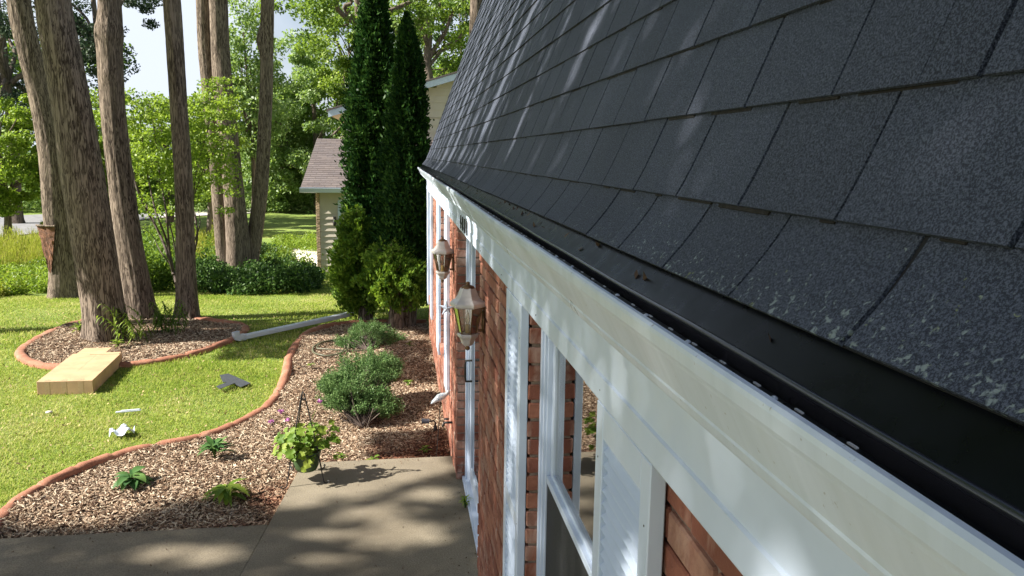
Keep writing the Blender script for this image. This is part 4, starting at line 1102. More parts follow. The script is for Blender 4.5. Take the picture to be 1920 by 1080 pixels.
# ================================================================== EVERGREENS AND GARDEN PLANTS
def arb(name, px, base_py, y, prof, label, group, seed, n=34000, mat='leaf_arb', bx=None):
    """prof: (py, left px, right px) outline of the column from the top down"""
    prof = np.array(prof, float); rs = np.random.default_rng(seed)
    zs = np.array([gy(px, p[0], y)[2] for p in prof]); xl = np.array([gy(p[1], p[0], y)[0] for p in prof]); xr = np.array([gy(p[2], p[0], y)[0] for p in prof])
    b = gy(px if bx is None else bx, base_py, y); g = 0.0
    e = empty(name, (b[0], y, g), label, 'evergreen tree', group); inv = Matrix.Translation((-b[0], -y, -g))
    zz = rs.uniform(zs.min(), zs.max(), n*2); o_ = np.argsort(zs)
    L = np.interp(zz, zs[o_], xl[o_]); R = np.interp(zz, zs[o_], xr[o_]); r = (R-L)/2; cx = (L+R)/2
    keep = rs.uniform(0, 1, n*2) < np.clip(r/r.max(), .15, 1); zz, r, cx = zz[keep], r[keep], cx[keep]; m = len(zz)
    a = rs.uniform(0, 2*np.pi, m)
    lump = 1+.12*np.sin(a*3+zz*3.1+seed)+.12*np.sin(a*5-zz*5.7)*np.sin(zz*2.3+a)+.20*np.sin(a*8+zz*9+2*np.sin(zz*4))+.06*np.sin(zz*19+a*2)+.11*rs.normal(size=m)
    q = np.where(rs.uniform(0, 1, m) < .8, rs.uniform(.72, 1.03, m), rs.uniform(.2, .8, m))
    # sprays come in fingers: pull leaves to tuft centres
    ta = np.round(a*6+np.floor(zz*9)*.5)/6; tz = np.round(zz*9)/9
    a = a*.45+ta*.55+rs.normal(0, .05, m); z2 = zz*.5+tz*.5+rs.normal(0, .02, m)
    rr = r*q*lump
    P = np.stack([cx+rr*np.cos(a), y+rr*np.sin(a)*.95, z2], 1)
    if 'shrub' in name: P = P+.10*np.stack([np.sin(P[:, 2]*17+a*3), np.sin(P[:, 2]*13+a*5), np.sin(a*7+P[:, 0]*9)], 1)
    Dv = np.stack([np.cos(a)*.6, np.sin(a)*.6, np.ones(m)*.8], 1); Nn = np.stack([-np.sin(a), np.cos(a), np.zeros(m)], 1)+.5*np.stack([np.cos(a), np.sin(a), np.zeros(m)], 1)
    o = leafobj('foliage', P, .075, .034, M[mat], e, N=Nn, D=Dv, spread=.8); o.matrix_parent_inverse = inv
    # inner dead twigs and stem keep the column dark inside
    mb = MB(); zt = zs.max()-.1
    mb.tube([(b[0], y, g-.05), (b[0]+.02, y, .5), (float(np.interp((g+zt)/2, zs[o_], ((xl+xr)/2)[o_])), y, (g+zt)/2), (float(np.interp(zt, zs[o_], ((xl+xr)/2)[o_])), y, zt)], [.13, .10, .07, .015], 14)
    for k in range(46):
        z = zs.min()+.1+(zt-zs.min())*k/48; rm = float(np.interp(z, zs[o_], ((xr-xl)/2)[o_]))*.8; c = float(np.interp(z, zs[o_], ((xl+xr)/2)[o_]))
        aa = k*2.4; mb.tube([(c, y, z), (c+rm*math.cos(aa), y+rm*math.sin(aa), z+.15)], [.014, .004], 5)
    s = mb.build('stem', M['bark'], e); s.matrix_parent_inverse = inv
    return e
GA = 'tall evergreens at the corner of the bed'
arb('arborvitae', 700, 596, 13.5, [(-70, 690, 700), (-20, 680, 716), (50, 672, 728), (110, 668, 737), (170, 660, 742), (230, 655, 745), (290, 655, 745), (350, 652, 745), (430, 650, 748), (500, 652, 750), (545, 665, 742)],
    'taller column shaped evergreen, on the left, its tip leaving the top of the view', GA, 61, 52000, bx=742)
arb('arborvitae', 765, 612, 12.6, [(30, 758, 766), (60, 748, 776), (120, 742, 790), (190, 735, 797), (260, 728, 800), (330, 722, 803), (400, 712, 803), (470, 705, 802), (525, 705, 800), (552, 725, 796)],
    'shorter column shaped evergreen growing right beside the end of the roof', GA, 62, 50000)
arb('evergreen_shrub', 685, 600, 12.9, [(400, 655, 672), (430, 646, 690), (470, 634, 704), (510, 630, 716), (550, 640, 712), (578, 660, 700)],
    'yellow green sunlit skirt of shrub at the left foot of the evergreens', 'shrubs under the tall evergreens', 63, 14000, 'leaf_skirt')
arb('evergreen_shrub', 742, 606, 12.2, [(465, 716, 735), (482, 702, 765), (505, 692, 790), (530, 690, 796), (552, 698, 792), (566, 715, 775)],
    'bright green bushy shrub in front of the evergreen stems', 'shrubs under the tall evergreens', 64, 8500, 'leaf_skirt')
mb = MB()
for pts, r in (([(762, 614), (760, 590), (768, 560)], .125), ([(750, 606), (738, 580), (715, 560)], .05), ([(772, 612), (775, 580), (785, 540)], .06)):
    mb.tube([tuple(gy(x, yy, 12.45)) for x, yy in pts], [r*1.15, r, r*.8], 12)
b = gy(762, 614, 12.45)
e = empty('twisted_stem', (b[0], 12.45, 0), 'thick forked grey stem showing below the evergreens in the bed corner', 'tree stem')
o = mb.build('stem', M['bark'], e); o.matrix_parent_inverse = Matrix.Translation(-e.location)
mb = MB(); mb.tube([tuple(gy(x, yy, 12.3)) for x, yy in ((707, 602), (722, 607), (737, 613), (748, 612))], [.008, .009, .008, .006], 6)
mb.tube([tuple(gy(x, yy, 12.3)) for x, yy in ((722, 607), (728, 600), (736, 596))], [.006, .005, .003], 6)
tag(mb.build('fallen_branch', M['bark_far'], None), 'pale bare fallen branch lying in front of the evergreen stem', 'branch')

def juniper(px, py, y, shapes, label, seed, n, z=.05):
    b = gz(px, py, z); e = empty('juniper_shrub', tuple(b), label, 'shrub', 'low junipers in the mulched bed'); inv = Matrix.Translation(-e.location)
    rs = np.random.default_rng(seed); out = []; dv = []
    mb = MB()
    for (cx, cy, rx, rz, yy) in shapes:
        c = gy(cx, cy, yy); R = np.array([rx*yy/FPX, rx*yy/FPX*.9, rz*yy/FPX]); nt = int(n/len(shapes)/60)
        d = unit(rs.normal(size=(nt, 3))); d[:, 2] = np.abs(d[:, 2])*.9-.25; d = unit(d)
        for k in range(nt):
            q = rs.uniform(.55, 1.02)*(1+.18*math.sin(d[k, 0]*5+d[k, 1]*7)); tip = c+d[k]*R*q; up = unit(d[k]*np.array([1, 1, .6])+np.array([0, 0, .7])+rs.normal(0, .25, 3))
            t = rs.uniform(0, 1, 60)[:, None]; P = tip+up*(t-.5)*.13+rs.normal(0, .016, (60, 3)); out.append(P)
            dv.append(np.tile(up, (60, 1))*.9+rs.normal(0, .5, (60, 3)))
            if k % 5 == 0: mb.tube([(b[0], b[1], z), tuple((b+tip)/2+rs.normal(0, .03, 3)), tuple(tip)], [.008, .005, .002], 5)
    P = np.concatenate(out); D = np.concatenate(dv); k = P[:, 2] > .05
    o = leafobj('foliage', P[k], .026, .009, M['leaf_juniper'], e, D=D[k], spread=.5); o.matrix_parent_inverse = inv
    s = mb.build('branches', M['twig'], e); s.matrix_parent_inverse = inv; return e, inv
jn, jinv = juniper(680, 800, 7.9, [(686, 706, 62, 48, 8.3), (655, 752, 50, 44, 7.9), (700, 764, 48, 40, 7.9), (722, 692, 26, 22, 8.5), (628, 728, 24, 26, 8.0)],
    'largest juniper, a bushy mid green mound behind the hanging planter', 71, 62000)
mb = MB()
for pts in ([(700, 765), (690, 795), (680, 815)], [(690, 795), (684, 790), (680, 782)], [(712, 775), (696, 788), (688, 800)], [(690, 795), (694, 810), (690, 822)]):
    mb.tube([tuple(gy(x, yy, 7.55)) for x, yy in pts], [.004, .0035, .002], 5)
o = mb.build('bare_twigs', M['bark_far'], jn); o.matrix_parent_inverse = jinv
juniper(690, 655, 11.0, [(690, 640, 50, 26, 11.2), (655, 650, 26, 20, 11.1), (725, 642, 36, 22, 11.4), (690, 620, 28, 14, 11.5)],
    'smaller shaded juniper beyond the largest one, near the evergreens', 72, 32000)

def big_leaf(mb, base, direction, L, W, droop=.5, cup=.25, n=6, lob=0):
    """a broad leaf with midrib fold: base point, heading, length, width"""
    d = _n(np.array(direction, float)); s = np.cross(d, [0, 0, 1]); s = _n(s) if np.linalg.norm(s) > .01 else np.array([1, 0, 0]); V = []
    for i in range(n+1):
        t = i/n; p = np.array(base)+d*L*t+np.array([0, 0, -droop*L*t*t]); w = W*math.sin(math.pi*min(1, t**.75*.97+.02))**.8+.0005
        u = np.array([0, 0, cup*w*.5])
        V += [p-s*w/2+u, p, p+s*w/2+u]
    F = []
    for i in range(n): a = 3*i; F += [(a, a+1, a+4, a+3), (a+1, a+2, a+5, a+4)]
    mb.add(V, F, True)
def leaf_plant(name, px, py, z, nl, L, W, h, mat, label, cat, group, seed, upright=.5, droop=.6):
    b = gz(px, py, z); rs = random.Random(seed); mb = MB(); st = MB()
    e = empty(name, tuple(b), label, cat, group); inv = Matrix.Translation(-e.location)
    for i in range(nl):
        a = i*2.4+rs.uniform(-.4, .4); k = rs.uniform(.3, 1); r0 = h*.25*k
        p = np.array([b[0]+math.cos(a)*r0, b[1]+math.sin(a)*r0, z+h*rs.uniform(.35, 1)*(1.2-.5*k)])
        st.tube([(b[0], b[1], z), tuple((b+p)/2+np.array([0, 0, h*.15])), tuple(p)], [.004, .003, .002], 5)
        big_leaf(mb, p, (math.cos(a), math.sin(a), upright*rs.uniform(.2, 1.2)), L*rs.uniform(.6, 1.1), W*rs.uniform(.7, 1.1), droop*rs.uniform(.5, 1.3))
    o = mb.build('foliage', M[mat], e); o.matrix_parent_inverse = inv
    o = st.build('stems', M['leaf_dark'], e); o.matrix_parent_inverse = inv
    return e
GH = 'hostas in the mulched bed'
leaf_plant('hosta', 247, 912, .05, 20, .17, .085, .12, 'leaf_hosta', 'dark green hosta nearest the walk on the left, broad round leaves', 'plant', GH, 1)
leaf_plant('hosta', 402, 858, .05, 32, .16, .05, .15, 'leaf_hosta', 'upright bushy hosta just inside the curb, farthest of the three', 'plant', GH, 2, .9, .4)
leaf_plant('hosta', 425, 935, .05, 26, .20, .055, .12, 'leaf_gera', 'sprawling yellow green hosta with drooping leaves, nearest the patio', 'plant', GH, 3, .4)
GW = 'weeds and seedlings in the bed'
for px, py, n_, lb in ((765, 722, 14, 'bright yellow green seedling clump beside the big juniper'), (700, 868, 7, 'small lime seedling at the patio edge under the juniper'), (640, 862, 8, 'little lime plant right of the hanging planter'),
                       (583, 690, 8, 'low pale seedling near the inside of the curb bend'), (795, 850, 12, 'pale green weed by the patio corner next to the wall'), (745, 712, 9, 'small green weed in the shade right of the juniper'), (768, 650, 8, 'tiny green seedling near the evergreen stem')):
    leaf_plant('seedling', px, py, .05, n_, .07, .028, .06, 'leaf_gera', lb, 'weed', GW, px, .7, .4)
leaf_plant('weed_tuft', 872, 952, .10, 26, .06, .012, .10, 'leaf_lime', 'scrappy dry weed tuft growing at the storm door sill', 'weed', None, 9, 1.0, .5)

# tall leafy stems in the lawn island
def leafy_stems(px, py, nst, h, label, seed, spread, mat, lean=0):
    b = gz(px, py, .03); rs = random.Random(seed); e = empty('leafy_perennial', tuple(b), label, 'plant', 'leafy plants in the lawn island'); inv = Matrix.Translation(-e.location)
    mb = MB(); st = MB()
    for i in range(nst):
        x, y = b[0]+rs.uniform(-spread, spread), b[1]+rs.uniform(-.15, .15); hh = h*rs.uniform(.6, 1.1); lx = lean+rs.uniform(-.25, .25); ly = rs.uniform(-.3, .1)
        pts = [np.array([x+lx*hh*t*t, y+ly*hh*t*t, .03+hh*t*(1-.15*t)]) for t in np.linspace(0, 1, 8)]; st.tube(pts, list(np.linspace(.006, .002, 8)), 5)
        for k in range(22):
            t = .25+.75*k/21; p = pts[0]+0; j = min(6, int(t*7)); p = pts[j]+(pts[j+1]-pts[j])*(t*7-j); a = k*2.2+i
            big_leaf(mb, p, (math.cos(a), math.sin(a), .35), rs.uniform(.09, .15)*(1.1-.4*t), .022, 1.0, .2, 5)
    o = mb.build('leaves', M[mat], e); o.matrix_parent_inverse = inv; o = st.build('stems', M['leaf_dark'], e); o.matrix_parent_inverse = inv
leafy_stems(252, 640, 9, .62, 'bright green willowy plant arching in front of the knobbly trunk', 4, .2, 'leaf_lime', -.35)
leafy_stems(315, 628, 12, .60, 'darker leafy clump standing at the foot of the slim trunk', 5, .2, 'leaf_oak', 0)
leaf_plant('seedling', 222, 650, .03, 26, .10, .03, .10, 'leaf_lime', 'low pale weeds around the thickest trunk on its right', 'weed', GW, 31, .6, .3)
leaf_plant('seedling', 150, 622, .03, 30, .11, .03, .12, 'leaf_lime', 'yellow green weeds left of the thickest trunk behind the box', 'weed', GW, 32, .6, .3)

# understorey sapling behind the slim trunk
b = gp(335, 500); mb = MB(); e = empty('sapling', tuple(b), 'many stemmed young tree with thin dark branches behind the slim trunk', 'tree'); inv = Matrix.Translation(-e.location); ys = 17.0
b = gy(330, 545, ys); e.location = (b[0], ys, float(gh(ys))); inv = Matrix.Translation(-e.location)
BR = [([(332, 545), (322, 500), (300, 440), (268, 380), (250, 330), (243, 260)], .035), ([(325, 515), (312, 450), (290, 390), (272, 300), (262, 215)], .03), ([(330, 530), (318, 470), (312, 400), (300, 330), (290, 250), (280, 190)], .028),
      ([(334, 540), (330, 480), (318, 420), (300, 400), (262, 372)], .02), ([(345, 530), (365, 470), (370, 430), (362, 380), (385, 310), (412, 270)], .026), ([(362, 385), (368, 320), (388, 250), (392, 215)], .018),
      ([(370, 430), (366, 400), (352, 372)], .014), ([(322, 500), (300, 470), (285, 440), (262, 425)], .014), ([(300, 440), (282, 400), (258, 350), (248, 300)], .016), ([(365, 450), (375, 420), (372, 395)], .016), ([(385, 310), (400, 285), (420, 275)], .012)]
for pts, r in BR: mb.tube([tuple(gy(x, yy, ys+.25*math.sin(i+r*200))) for i, (x, yy) in enumerate(smooth_path([np.array(p) for p in pts], 3))], list(np.linspace(r, r*.3, 3*(len(pts)-1)+1)), 6)
o = mb.build('branches', M['twig'], e); o.matrix_parent_inverse = inv
P = []
for i in range(400):
    px, py = RNG.uniform(222, 440), RNG.uniform(170, 400)
    if RNG.uniform() < .5: py = RNG.uniform(190, 320)
    if abs(px-345) < 30 and py < 180: continue
    P.append(blob(gy(px, py, ys+RNG.uniform(-1.1, 1.3)), (.22, .22, .09), 34))
for i in range(40): P.append(blob(gy(RNG.uniform(385, 450), RNG.uniform(145, 260), ys+RNG.uniform(-.3, .5)), (.2, .2, .04), 26))
P = np.concatenate(P); o = leafobj('foliage', P, .075, .045, M['leaf_lime'], e, N=np.tile(-SUN+np.array([0, 0, .5]), (len(P), 1)), spread=.6); o.matrix_parent_inverse = inv
# twiggy suckers on the crooked trunk side
# ================================================================== THINGS ON THE LAWN
def rotbox(mb, c, ax, ay, az, hx, hy, hz, j=0):
    c, ax, ay, az = map(np.array, (c, ax, ay, az)); V = []
    for i in (-1, 1):
        for k in (-1, 1):
            for l in (-1, 1): V.append(c+ax*hx*i+ay*hy*k+az*hz*l)
    mb.add(V, [(0, 1, 3, 2), (4, 6, 7, 5), (0, 4, 5, 1), (2, 3, 7, 6), (0, 2, 6, 4), (1, 5, 7, 3)])
# long flat cardboard carton
hb = .155
A, B = gz(70, 738, .02), gz(175, 735, .02); Tn, Tf = gz(172, 716, hb), gz(198, 664, hb)
ux = _n((B-A)*[1, 1, 0]); Wd = np.linalg.norm(B-A); uy = np.array([-ux[1], ux[0], 0]); Ln = float((Tf-Tn).dot(uy)); Zz = np.array([0, 0, 1.])
sk = float((Tf-Tn).dot(ux))/Ln*.6; uy = _n(uy+ux*sk*.5)
e = empty('cardboard_box', tuple(A), 'long flat cardboard carton lying open ended on the lawn by the island curb', 'box'); inv = Matrix.Translation(-e.location)
def cput(mb, nm, mat, bev=.003): o = mb.build(nm, mat, e, bevel=bev); o.matrix_parent_inverse = inv; return o
mb = MB(); rotbox(mb, A+ux*Wd/2+uy*Ln/2+Zz*(hb/2-.02), ux, uy, Zz, Wd/2, Ln/2, hb/2); cput(mb, 'carton', M['card'])
mb = MB()
F0 = A+uy*(Ln+.004); fa = _n(uy-Zz*.03)
rotbox(mb, F0+ux*Wd*.36+fa*.17+Zz*(hb-.024), ux, fa, np.cross(ux, fa), Wd*.29, .17, .004); cput(mb, 'open_flap', M['card'], .001)
mb = MB(); rotbox(mb, A+ux*Wd*.68+uy*Ln*.98+Zz*(hb-.0175), ux, uy, Zz, Wd*.30, .05, .003); cput(mb, 'side_flap', M['card'], .001)
mb = MB()
for t in (.18, .48, .78):
    rotbox(mb, A+ux*Wd*t-uy*.0004+Zz*(hb/2-.02), ux, uy, Zz, .028, .0004, hb/2-.004); rotbox(mb, A+ux*Wd*t+uy*.036+Zz*(hb-.0196), ux, uy, Zz, .028, .03, .0004)
cput(mb, 'tape', M['tape'], 0)
mb = MB(); rotbox(mb, A+ux*Wd*.52+uy*Ln*.62+Zz*(hb-.0195), ux, uy, Zz, .0010, Ln*.30, .0003)
cput(mb, 'seam', M['tape'], 0)
# white downspout with elbow
D0, D1 = gz(447, 634, .05), gz(660, 588, .13)
def rect_tube(mb, pts, w, h, up=(0, 0, 1)):
    V = []; n = len(pts); k = 8
    for i in range(n):
        d = _n(np.array(pts[min(i+1, n-1)])-np.array(pts[max(i-1, 0)])); s = _n(np.cross(d, up)); u = np.cross(s, d); c = np.array(pts[i])
        for a, b_ in ((-1, -.75), (-.8, -1), (.8, -1), (1, -.75), (1, .75), (.8, 1), (-.8, 1), (-1, .75)): V.append(c+s*a*w/2+u*b_*h/2)
    F = [(i*k+j, i*k+(j+1) % k, (i+1)*k+(j+1) % k, (i+1)*k+j) for i in range(n-1) for j in range(k)]
    mb.add(V, F)
e = empty('downspout', tuple(D0), 'white metal downspout with an elbow lying across the curb onto the lawn', 'downspout'); inv = Matrix.Translation(-e.location)
dd = _n(D1-D0); el = [D0+dd*.10, D0+dd*.03, D0-dd*.02+Zz*.015, D0-dd*.035+Zz*.05, D0-dd*.04+Zz*.10]
mb = MB(); rect_tube(mb, [D0+dd*.09]+[D0+dd*t for t in np.linspace(.2, np.linalg.norm(D1-D0), 6)], .088, .066)
o = mb.build('pipe', M['white_alu'], e); o.matrix_parent_inverse = inv; m_ = o.modifiers.new('s', 'SOLIDIFY'); m_.thickness = .0012
mb = MB(); rect_tube(mb, el, .094, .072, (0, 0, 1) if False else tuple(np.cross(dd, Zz)))
o = mb.build('elbow', M['white_alu'], e); o.matrix_parent_inverse = inv; m_ = o.modifiers.new('s', 'SOLIDIFY'); m_.thickness = .0012
# black flashing offcut
pl = [gz(x, y, .035) for x, y in ((412, 703), (428, 700), (470, 718), (452, 725), (432, 716), (418, 716))]
mb = MB(); mb.prism([(p[0], p[1]) for p in pl], 'z', .028, .034)
q = [gz(x, y, .05) for x, y in ((405, 724), (432, 714), (440, 718), (412, 729))]; mb.add([tuple(p) for p in q]+[tuple(p-np.array([0, 0, .004])) for p in q], [(0, 1, 2, 3), (7, 6, 5, 4), (0, 4, 5, 1), (1, 5, 6, 2), (2, 6, 7, 3), (3, 7, 4, 0)])
tag(mb.build('flashing_offcut', M['shingle_brown'] if False else plain('dark_grey_metal', (.05, .055, .065), .5), None), 'bent dark grey metal offcut dropped on the lawn', 'metal scrap')
# white strip, crumpled white sheet, pale chip
a, b = gz(217, 773, .035), gz(264, 769, .04); d = _n(b-a); mb = MB(); rotbox(mb, (a+b)/2, d, np.cross(Zz, d), Zz, np.linalg.norm(b-a)/2, .016, .006); rotbox(mb, (a+b)/2+d*.02+Zz*.012, d, np.cross(Zz, d), Zz, .09, .010, .004)
tag(mb.build('trim_offcut', M['white_alu'], None, bevel=.002), 'thin white trim strip lying on the sunny lawn', 'metal scrap')
V = []; F = []; c = gz(229, 812, .03); rsx = random.Random(3)
for i in range(9):
    for j in range(7):
        u, v = i/8-.5, j/6-.5; V.append((c[0]+u*.22*(1-.3*abs(v)), c[1]+v*.20*(1-.5*abs(u)), .03+rsx.uniform(0, .035)+.03*(1-4*u*u)*(1-4*v*v)+.03*math.sin(u*9+v*5)))
for i in range(8):
    for j in range(6): F.append((i*7+j, (i+1)*7+j, (i+1)*7+j+1, i*7+j+1))
o = npmesh('crumpled_foil', np.array(V), np.array(F), M['white_alu']); s_ = o.modifiers.new('s', 'SOLIDIFY'); s_.thickness = .002
tag(o, 'crumpled white metal scrap lying nearest the curb on the lawn', 'metal scrap')
c = gz(92, 774, .03); mb = MB(); mb.lathe([(.005, 0), (.035, .004), (.03, .016), (.008, .02)], tuple(c), 9)
tag(mb.build('pale_stone', plain('pale_stone', (.55, .5, .42), .8), None), 'small pale stone in the lawn left of the white strip', 'stone')

# ================================================================== WALL LAMPS
def wall_lamp(y, px, pt, pb, label):
    zt, zb = gy(px, pt, y)[2], gy(px, pb, y)[2]; x = gy(px, (pt+pb)/2, y)[0]; S = (zt-zb)/.36
    e = empty('wall_lantern', (W0, y, (zt+zb)/2), label, 'wall lamp', 'lanterns beside the storm door'); inv = Matrix.Translation((-W0, -y, -(zt+zb)/2))
    def put(mb, nm, mat, par=e, bev=0): 
        o = mb.build(nm, mat, par, bevel=bev); o.matrix_parent_inverse = inv if par is e else Matrix.Identity(4); return o
    r6 = math.pi/6+.25; z = zt
    cprof = [(.090, -.128), (.094, -.120), (.093, -.108), (.084, -.100), (.066, -.088), (.054, -.070), (.047, -.050), (.040, -.034), (.034, -.030), (.012, -.027)]
    mb = MB(); mb.lathe([(a*S, b_*S) for a, b_ in cprof], (x, y, z), 6, r6, False); cap = put(mb, 'cap', M['lamp_cap'], bev=.0015)
    mb = MB(); mb.lathe([(a*S, b_*S) for a, b_ in [(.036, -.033), (.030, -.024), (.016, -.018), (.009, -.014), (.011, -.009), (.009, -.003), (.002, 0)]], (x, y, z), 14); put(mb, 'finial', M['brass'])
    zt2, zb2 = z-.128*S, z-.270*S; rt, rb = .076*S, .044*S
    mb = MB(); fr = MB()
    for k in range(6):
        a0, a1 = r6+k*math.pi/3, r6+(k+1)*math.pi/3
        P4 = [(x+rr*math.cos(a), y+rr*math.sin(a), zz) for rr, a, zz in ((rt, a0, zt2), (rt, a1, zt2), (rb, a1, zb2), (rb, a0, zb2))]; mb.quad(*P4)
        fr.tube([P4[0], P4[3]], .0035*S, 6); fr.tube([P4[0], P4[1]], .0035*S, 6); fr.tube([P4[3], P4[2]], .0045*S, 6)
    put(mb, 'glass_panes', M['lamp_glass']); put(fr, 'glazing_bars', M['brass'])
    mb = MB(); mb.lathe([(a*S, b_*S) for a, b_ in [(.052, -.268), (.056, -.275), (.054, -.284), (.040, -.300), (.034, -.318), (.024, -.332), (.010, -.336)]], (x, y, z), 6, r6, False); put(mb, 'base', M['lamp_cap'], bev=.0015)
    mb = MB(); mb.lathe([(a*S, b_*S) for a, b_ in [(.012, -.333), (.009, -.338), (.013, -.346), (.010, -.355), (.002, -.36)]], (x, y, z), 12); put(mb, 'drop_finial', M['brass'])
    mb = MB(); mb.lathe([(a*S, b_*S) for a, b_ in [(.012, -.27), (.012, -.225), (.009, -.223)]], (x, y, z), 12); put(mb, 'candle_sleeve', plain('old_candle', (.45, .33, .12), .5))
    mb = MB(); mb.lathe([(a*S, b_*S) for a, b_ in [(.006, -.224), (.011, -.205), (.010, -.185), (.004, -.160), (.001, -.150)]], (x, y, z), 12); put(mb, 'bulb', M['lamp_glass'])
    mb = MB(); mb.lathe([(.030*S, 0), (.034*S, .004), (.030*S, .010), (.012*S, .013)], (0, 0, 0), 6)
    mb.v = [(W0-vz, y+vx*.8, zb2+.06*S+vy*2.1) for vx, vy, vz in mb.v]; pl_ = put(mb, 'wall_plate', M['brass'])
    mb = MB(); mb.tube([(W0-.012, y, zb2+.015*S), (x+rb+.01, y, zb2+.015*S)], .0075*S, 8)
    mb.tube([(W0-.012, y, zb2+.105*S), (W0-.03, y, zb2+.125*S), (x+rt*.9, y, zt2-.012*S)], .006*S, 8); put(mb, 'arm', M['brass'])
wall_lamp(4.15, 877, 528, 657, 'nearer faded lantern with six glass panes on the brick between window and door')
wall_lamp(6.5, 830, 444, 530, 'farther lantern, brightly sunlit, on the brick past the storm door')
# white starfish ornament fixed beside the far shutter
c = gy(842, 578, 6.6); mb = MB(); V = [(0, 0, .018)]; n = 10
for k in range(n):
    r_ = .075 if k % 2 == 0 else .026; a = k*math.pi/5+.3; V.append((r_*math.cos(a), r_*math.sin(a), 0))
V.append((0, 0, -.018)); F = [(0, 1+k, 1+(k+1) % n) for k in range(n)]+[(11, 1+(k+1) % n, 1+k) for k in range(n)]
V = [(c[0]-.02+v[0]*.9, c[1]+v[2]-v[0]*.4, c[2]+v[1]) for v in V]
mb.add(V, F); mb.tube([(c[0]-.02, c[1], c[2]), (W0+.002, c[1]+.02, c[2]+.01)], .003, 6)
tag(mb.build('star_ornament', M['white'], None), 'white star ornament fixed on the brick below the farther lantern', 'ornament')

# ================================================================== HANGING PLANTER ON ITS WIRE STAND
cx, cy = -.745, 6.27; ZS = .10; top = np.array([cx-.01, cy, .80]); top[2] = gy(570, 737, cy)[2]
e = empty('planter_stand', (cx, cy, ZS), 'black wrought iron tripod stand on the patio corner', 'plant stand'); inv = Matrix.Translation(-e.location)
feet = [gz(537, 914, ZS), gz(608, 905, ZS), gz(605, 880, ZS)*0+np.array([cx+.10, cy+.21, ZS]), np.array([cx-.13, cy+.2, ZS])]
for f in feet:
    mb = MB(); d = f-top; k = _n(d*[1, 1, 0]); p = [top+_n(k)*.012, top+d*.5+k*.01, top+d*.93, f+Zz*.006+k*.0, f+k*.03+Zz*.004, f+k*.05+Zz*.014, f+k*.042+Zz*.024, f+k*.03+Zz*.018]
    mb.tube([tuple(q) for q in smooth_path(p, 5)], .0048, 8); o = mb.build('leg', M['iron'], e); o.matrix_parent_inverse = inv
mb = MB(); R = .118; zr = .335
mb.tube([(cx+R*math.cos(a), cy+R*math.sin(a), zr) for a in np.linspace(0, 2*math.pi, 33)], .004, 6, cap=False)
mb.tube([(top[0]+.016*math.cos(a), top[1]+.016*math.sin(a), top[2]-.05) for a in np.linspace(0, 2*math.pi, 17)], .004, 6, cap=False)
mb.tube([tuple(top), tuple(top+Zz*.02)], [.008, .002], 8); o = mb.build('ring', M['iron'], e); o.matrix_parent_inverse = inv
e = empty('geranium_planter', (cx, cy, .19), 'green plastic pot of scalloped geranium leaves and pink flowers hung in the iron stand', 'potted plant'); inv = Matrix.Translation(-e.location)
mb = MB(); mb.lathe([(.068, .185), (.082, .19), (.098, .225), (.112, .30), (.116, .335), (.122, .338), (.122, .350), (.112, .350), (.108, .325)], (cx, cy, 0), 28); o = mb.build('pot', M['pot'], e); o.matrix_parent_inverse = inv
mb = MB(); mb.lathe([(.108, .326), (.05, .335), (.001, .336)], (cx, cy, 0), 20); o = mb.build('potting_soil', M['soil'], e); o.matrix_parent_inverse = inv
mb = MB(); st = MB(); rsx = random.Random(12)
def round_leaf(c, nrm, r, lobes=7):
    nrm = _n(nrm); u = _n(np.cross(nrm, [.3, .5, 1])); w = np.cross(nrm, u); V = [c-nrm*r*.18]; m = 28
    for k in range(m):
        a = 2*math.pi*k/m; rr = r*(1+.09*math.cos(lobes*a))*(1-.55*math.exp(-((a-math.pi)/.35)**2)); V.append(c+(u*math.cos(a)+w*math.sin(a))*rr+nrm*r*.14*math.sin(3*a+r*90))
    mb.add(V, [(0, 1+k, 1+(k+1) % m) for k in range(m)], True)
for i in range(115):
    a = rsx.uniform(0, 2*math.pi); q = rsx.random()**.6; up = rsx.uniform(-.02, .22)*(1.1-q*.6)
    p = np.array([cx+.01+math.cos(a)*q*.27, cy+math.sin(a)*q*.20, .37+up-(.10*q if rsx.random() < .35 else 0)])
    if p[0] > cx+.1: p[2] += .05
    nr = np.array([math.cos(a)*q*.8+rsx.uniform(-.4, .4)-.2, math.sin(a)*q*.8+rsx.uniform(-.4, .4)-.35, .8]); round_leaf(p, nr, rsx.uniform(.022, .043))
    if i % 2 == 0: st.tube([(cx+rsx.uniform(-.04, .04), cy+rsx.uniform(-.04, .04), .33), tuple((p+np.array([cx, cy, .42]))/2), tuple(p)], .0022, 5)
o = mb.build('leaves', M['leaf_gera'], e); o.matrix_parent_inverse = inv
o = st.build('stems', M['leaf_gera'], e); o.matrix_parent_inverse = inv
for (px, py) in ((540, 787), (600, 752), (508, 790), (527, 771)):
    p = gy(px, py, cy); C = blob(p, (.022, .022, .014), 26); o = leafobj('flower', C, .020, .016, M['petal'], e); o.matrix_parent_inverse = inv
    mb = MB(); mb.tube([(cx+(p[0]-cx)*.2, cy, .38), ((p[0]+cx)/2, cy, (p[2]+.42)/2+.04), tuple(p)], .002, 5); s_ = mb.build('flower_stalk', M['leaf_gera'], e); s_.matrix_parent_inverse = inv

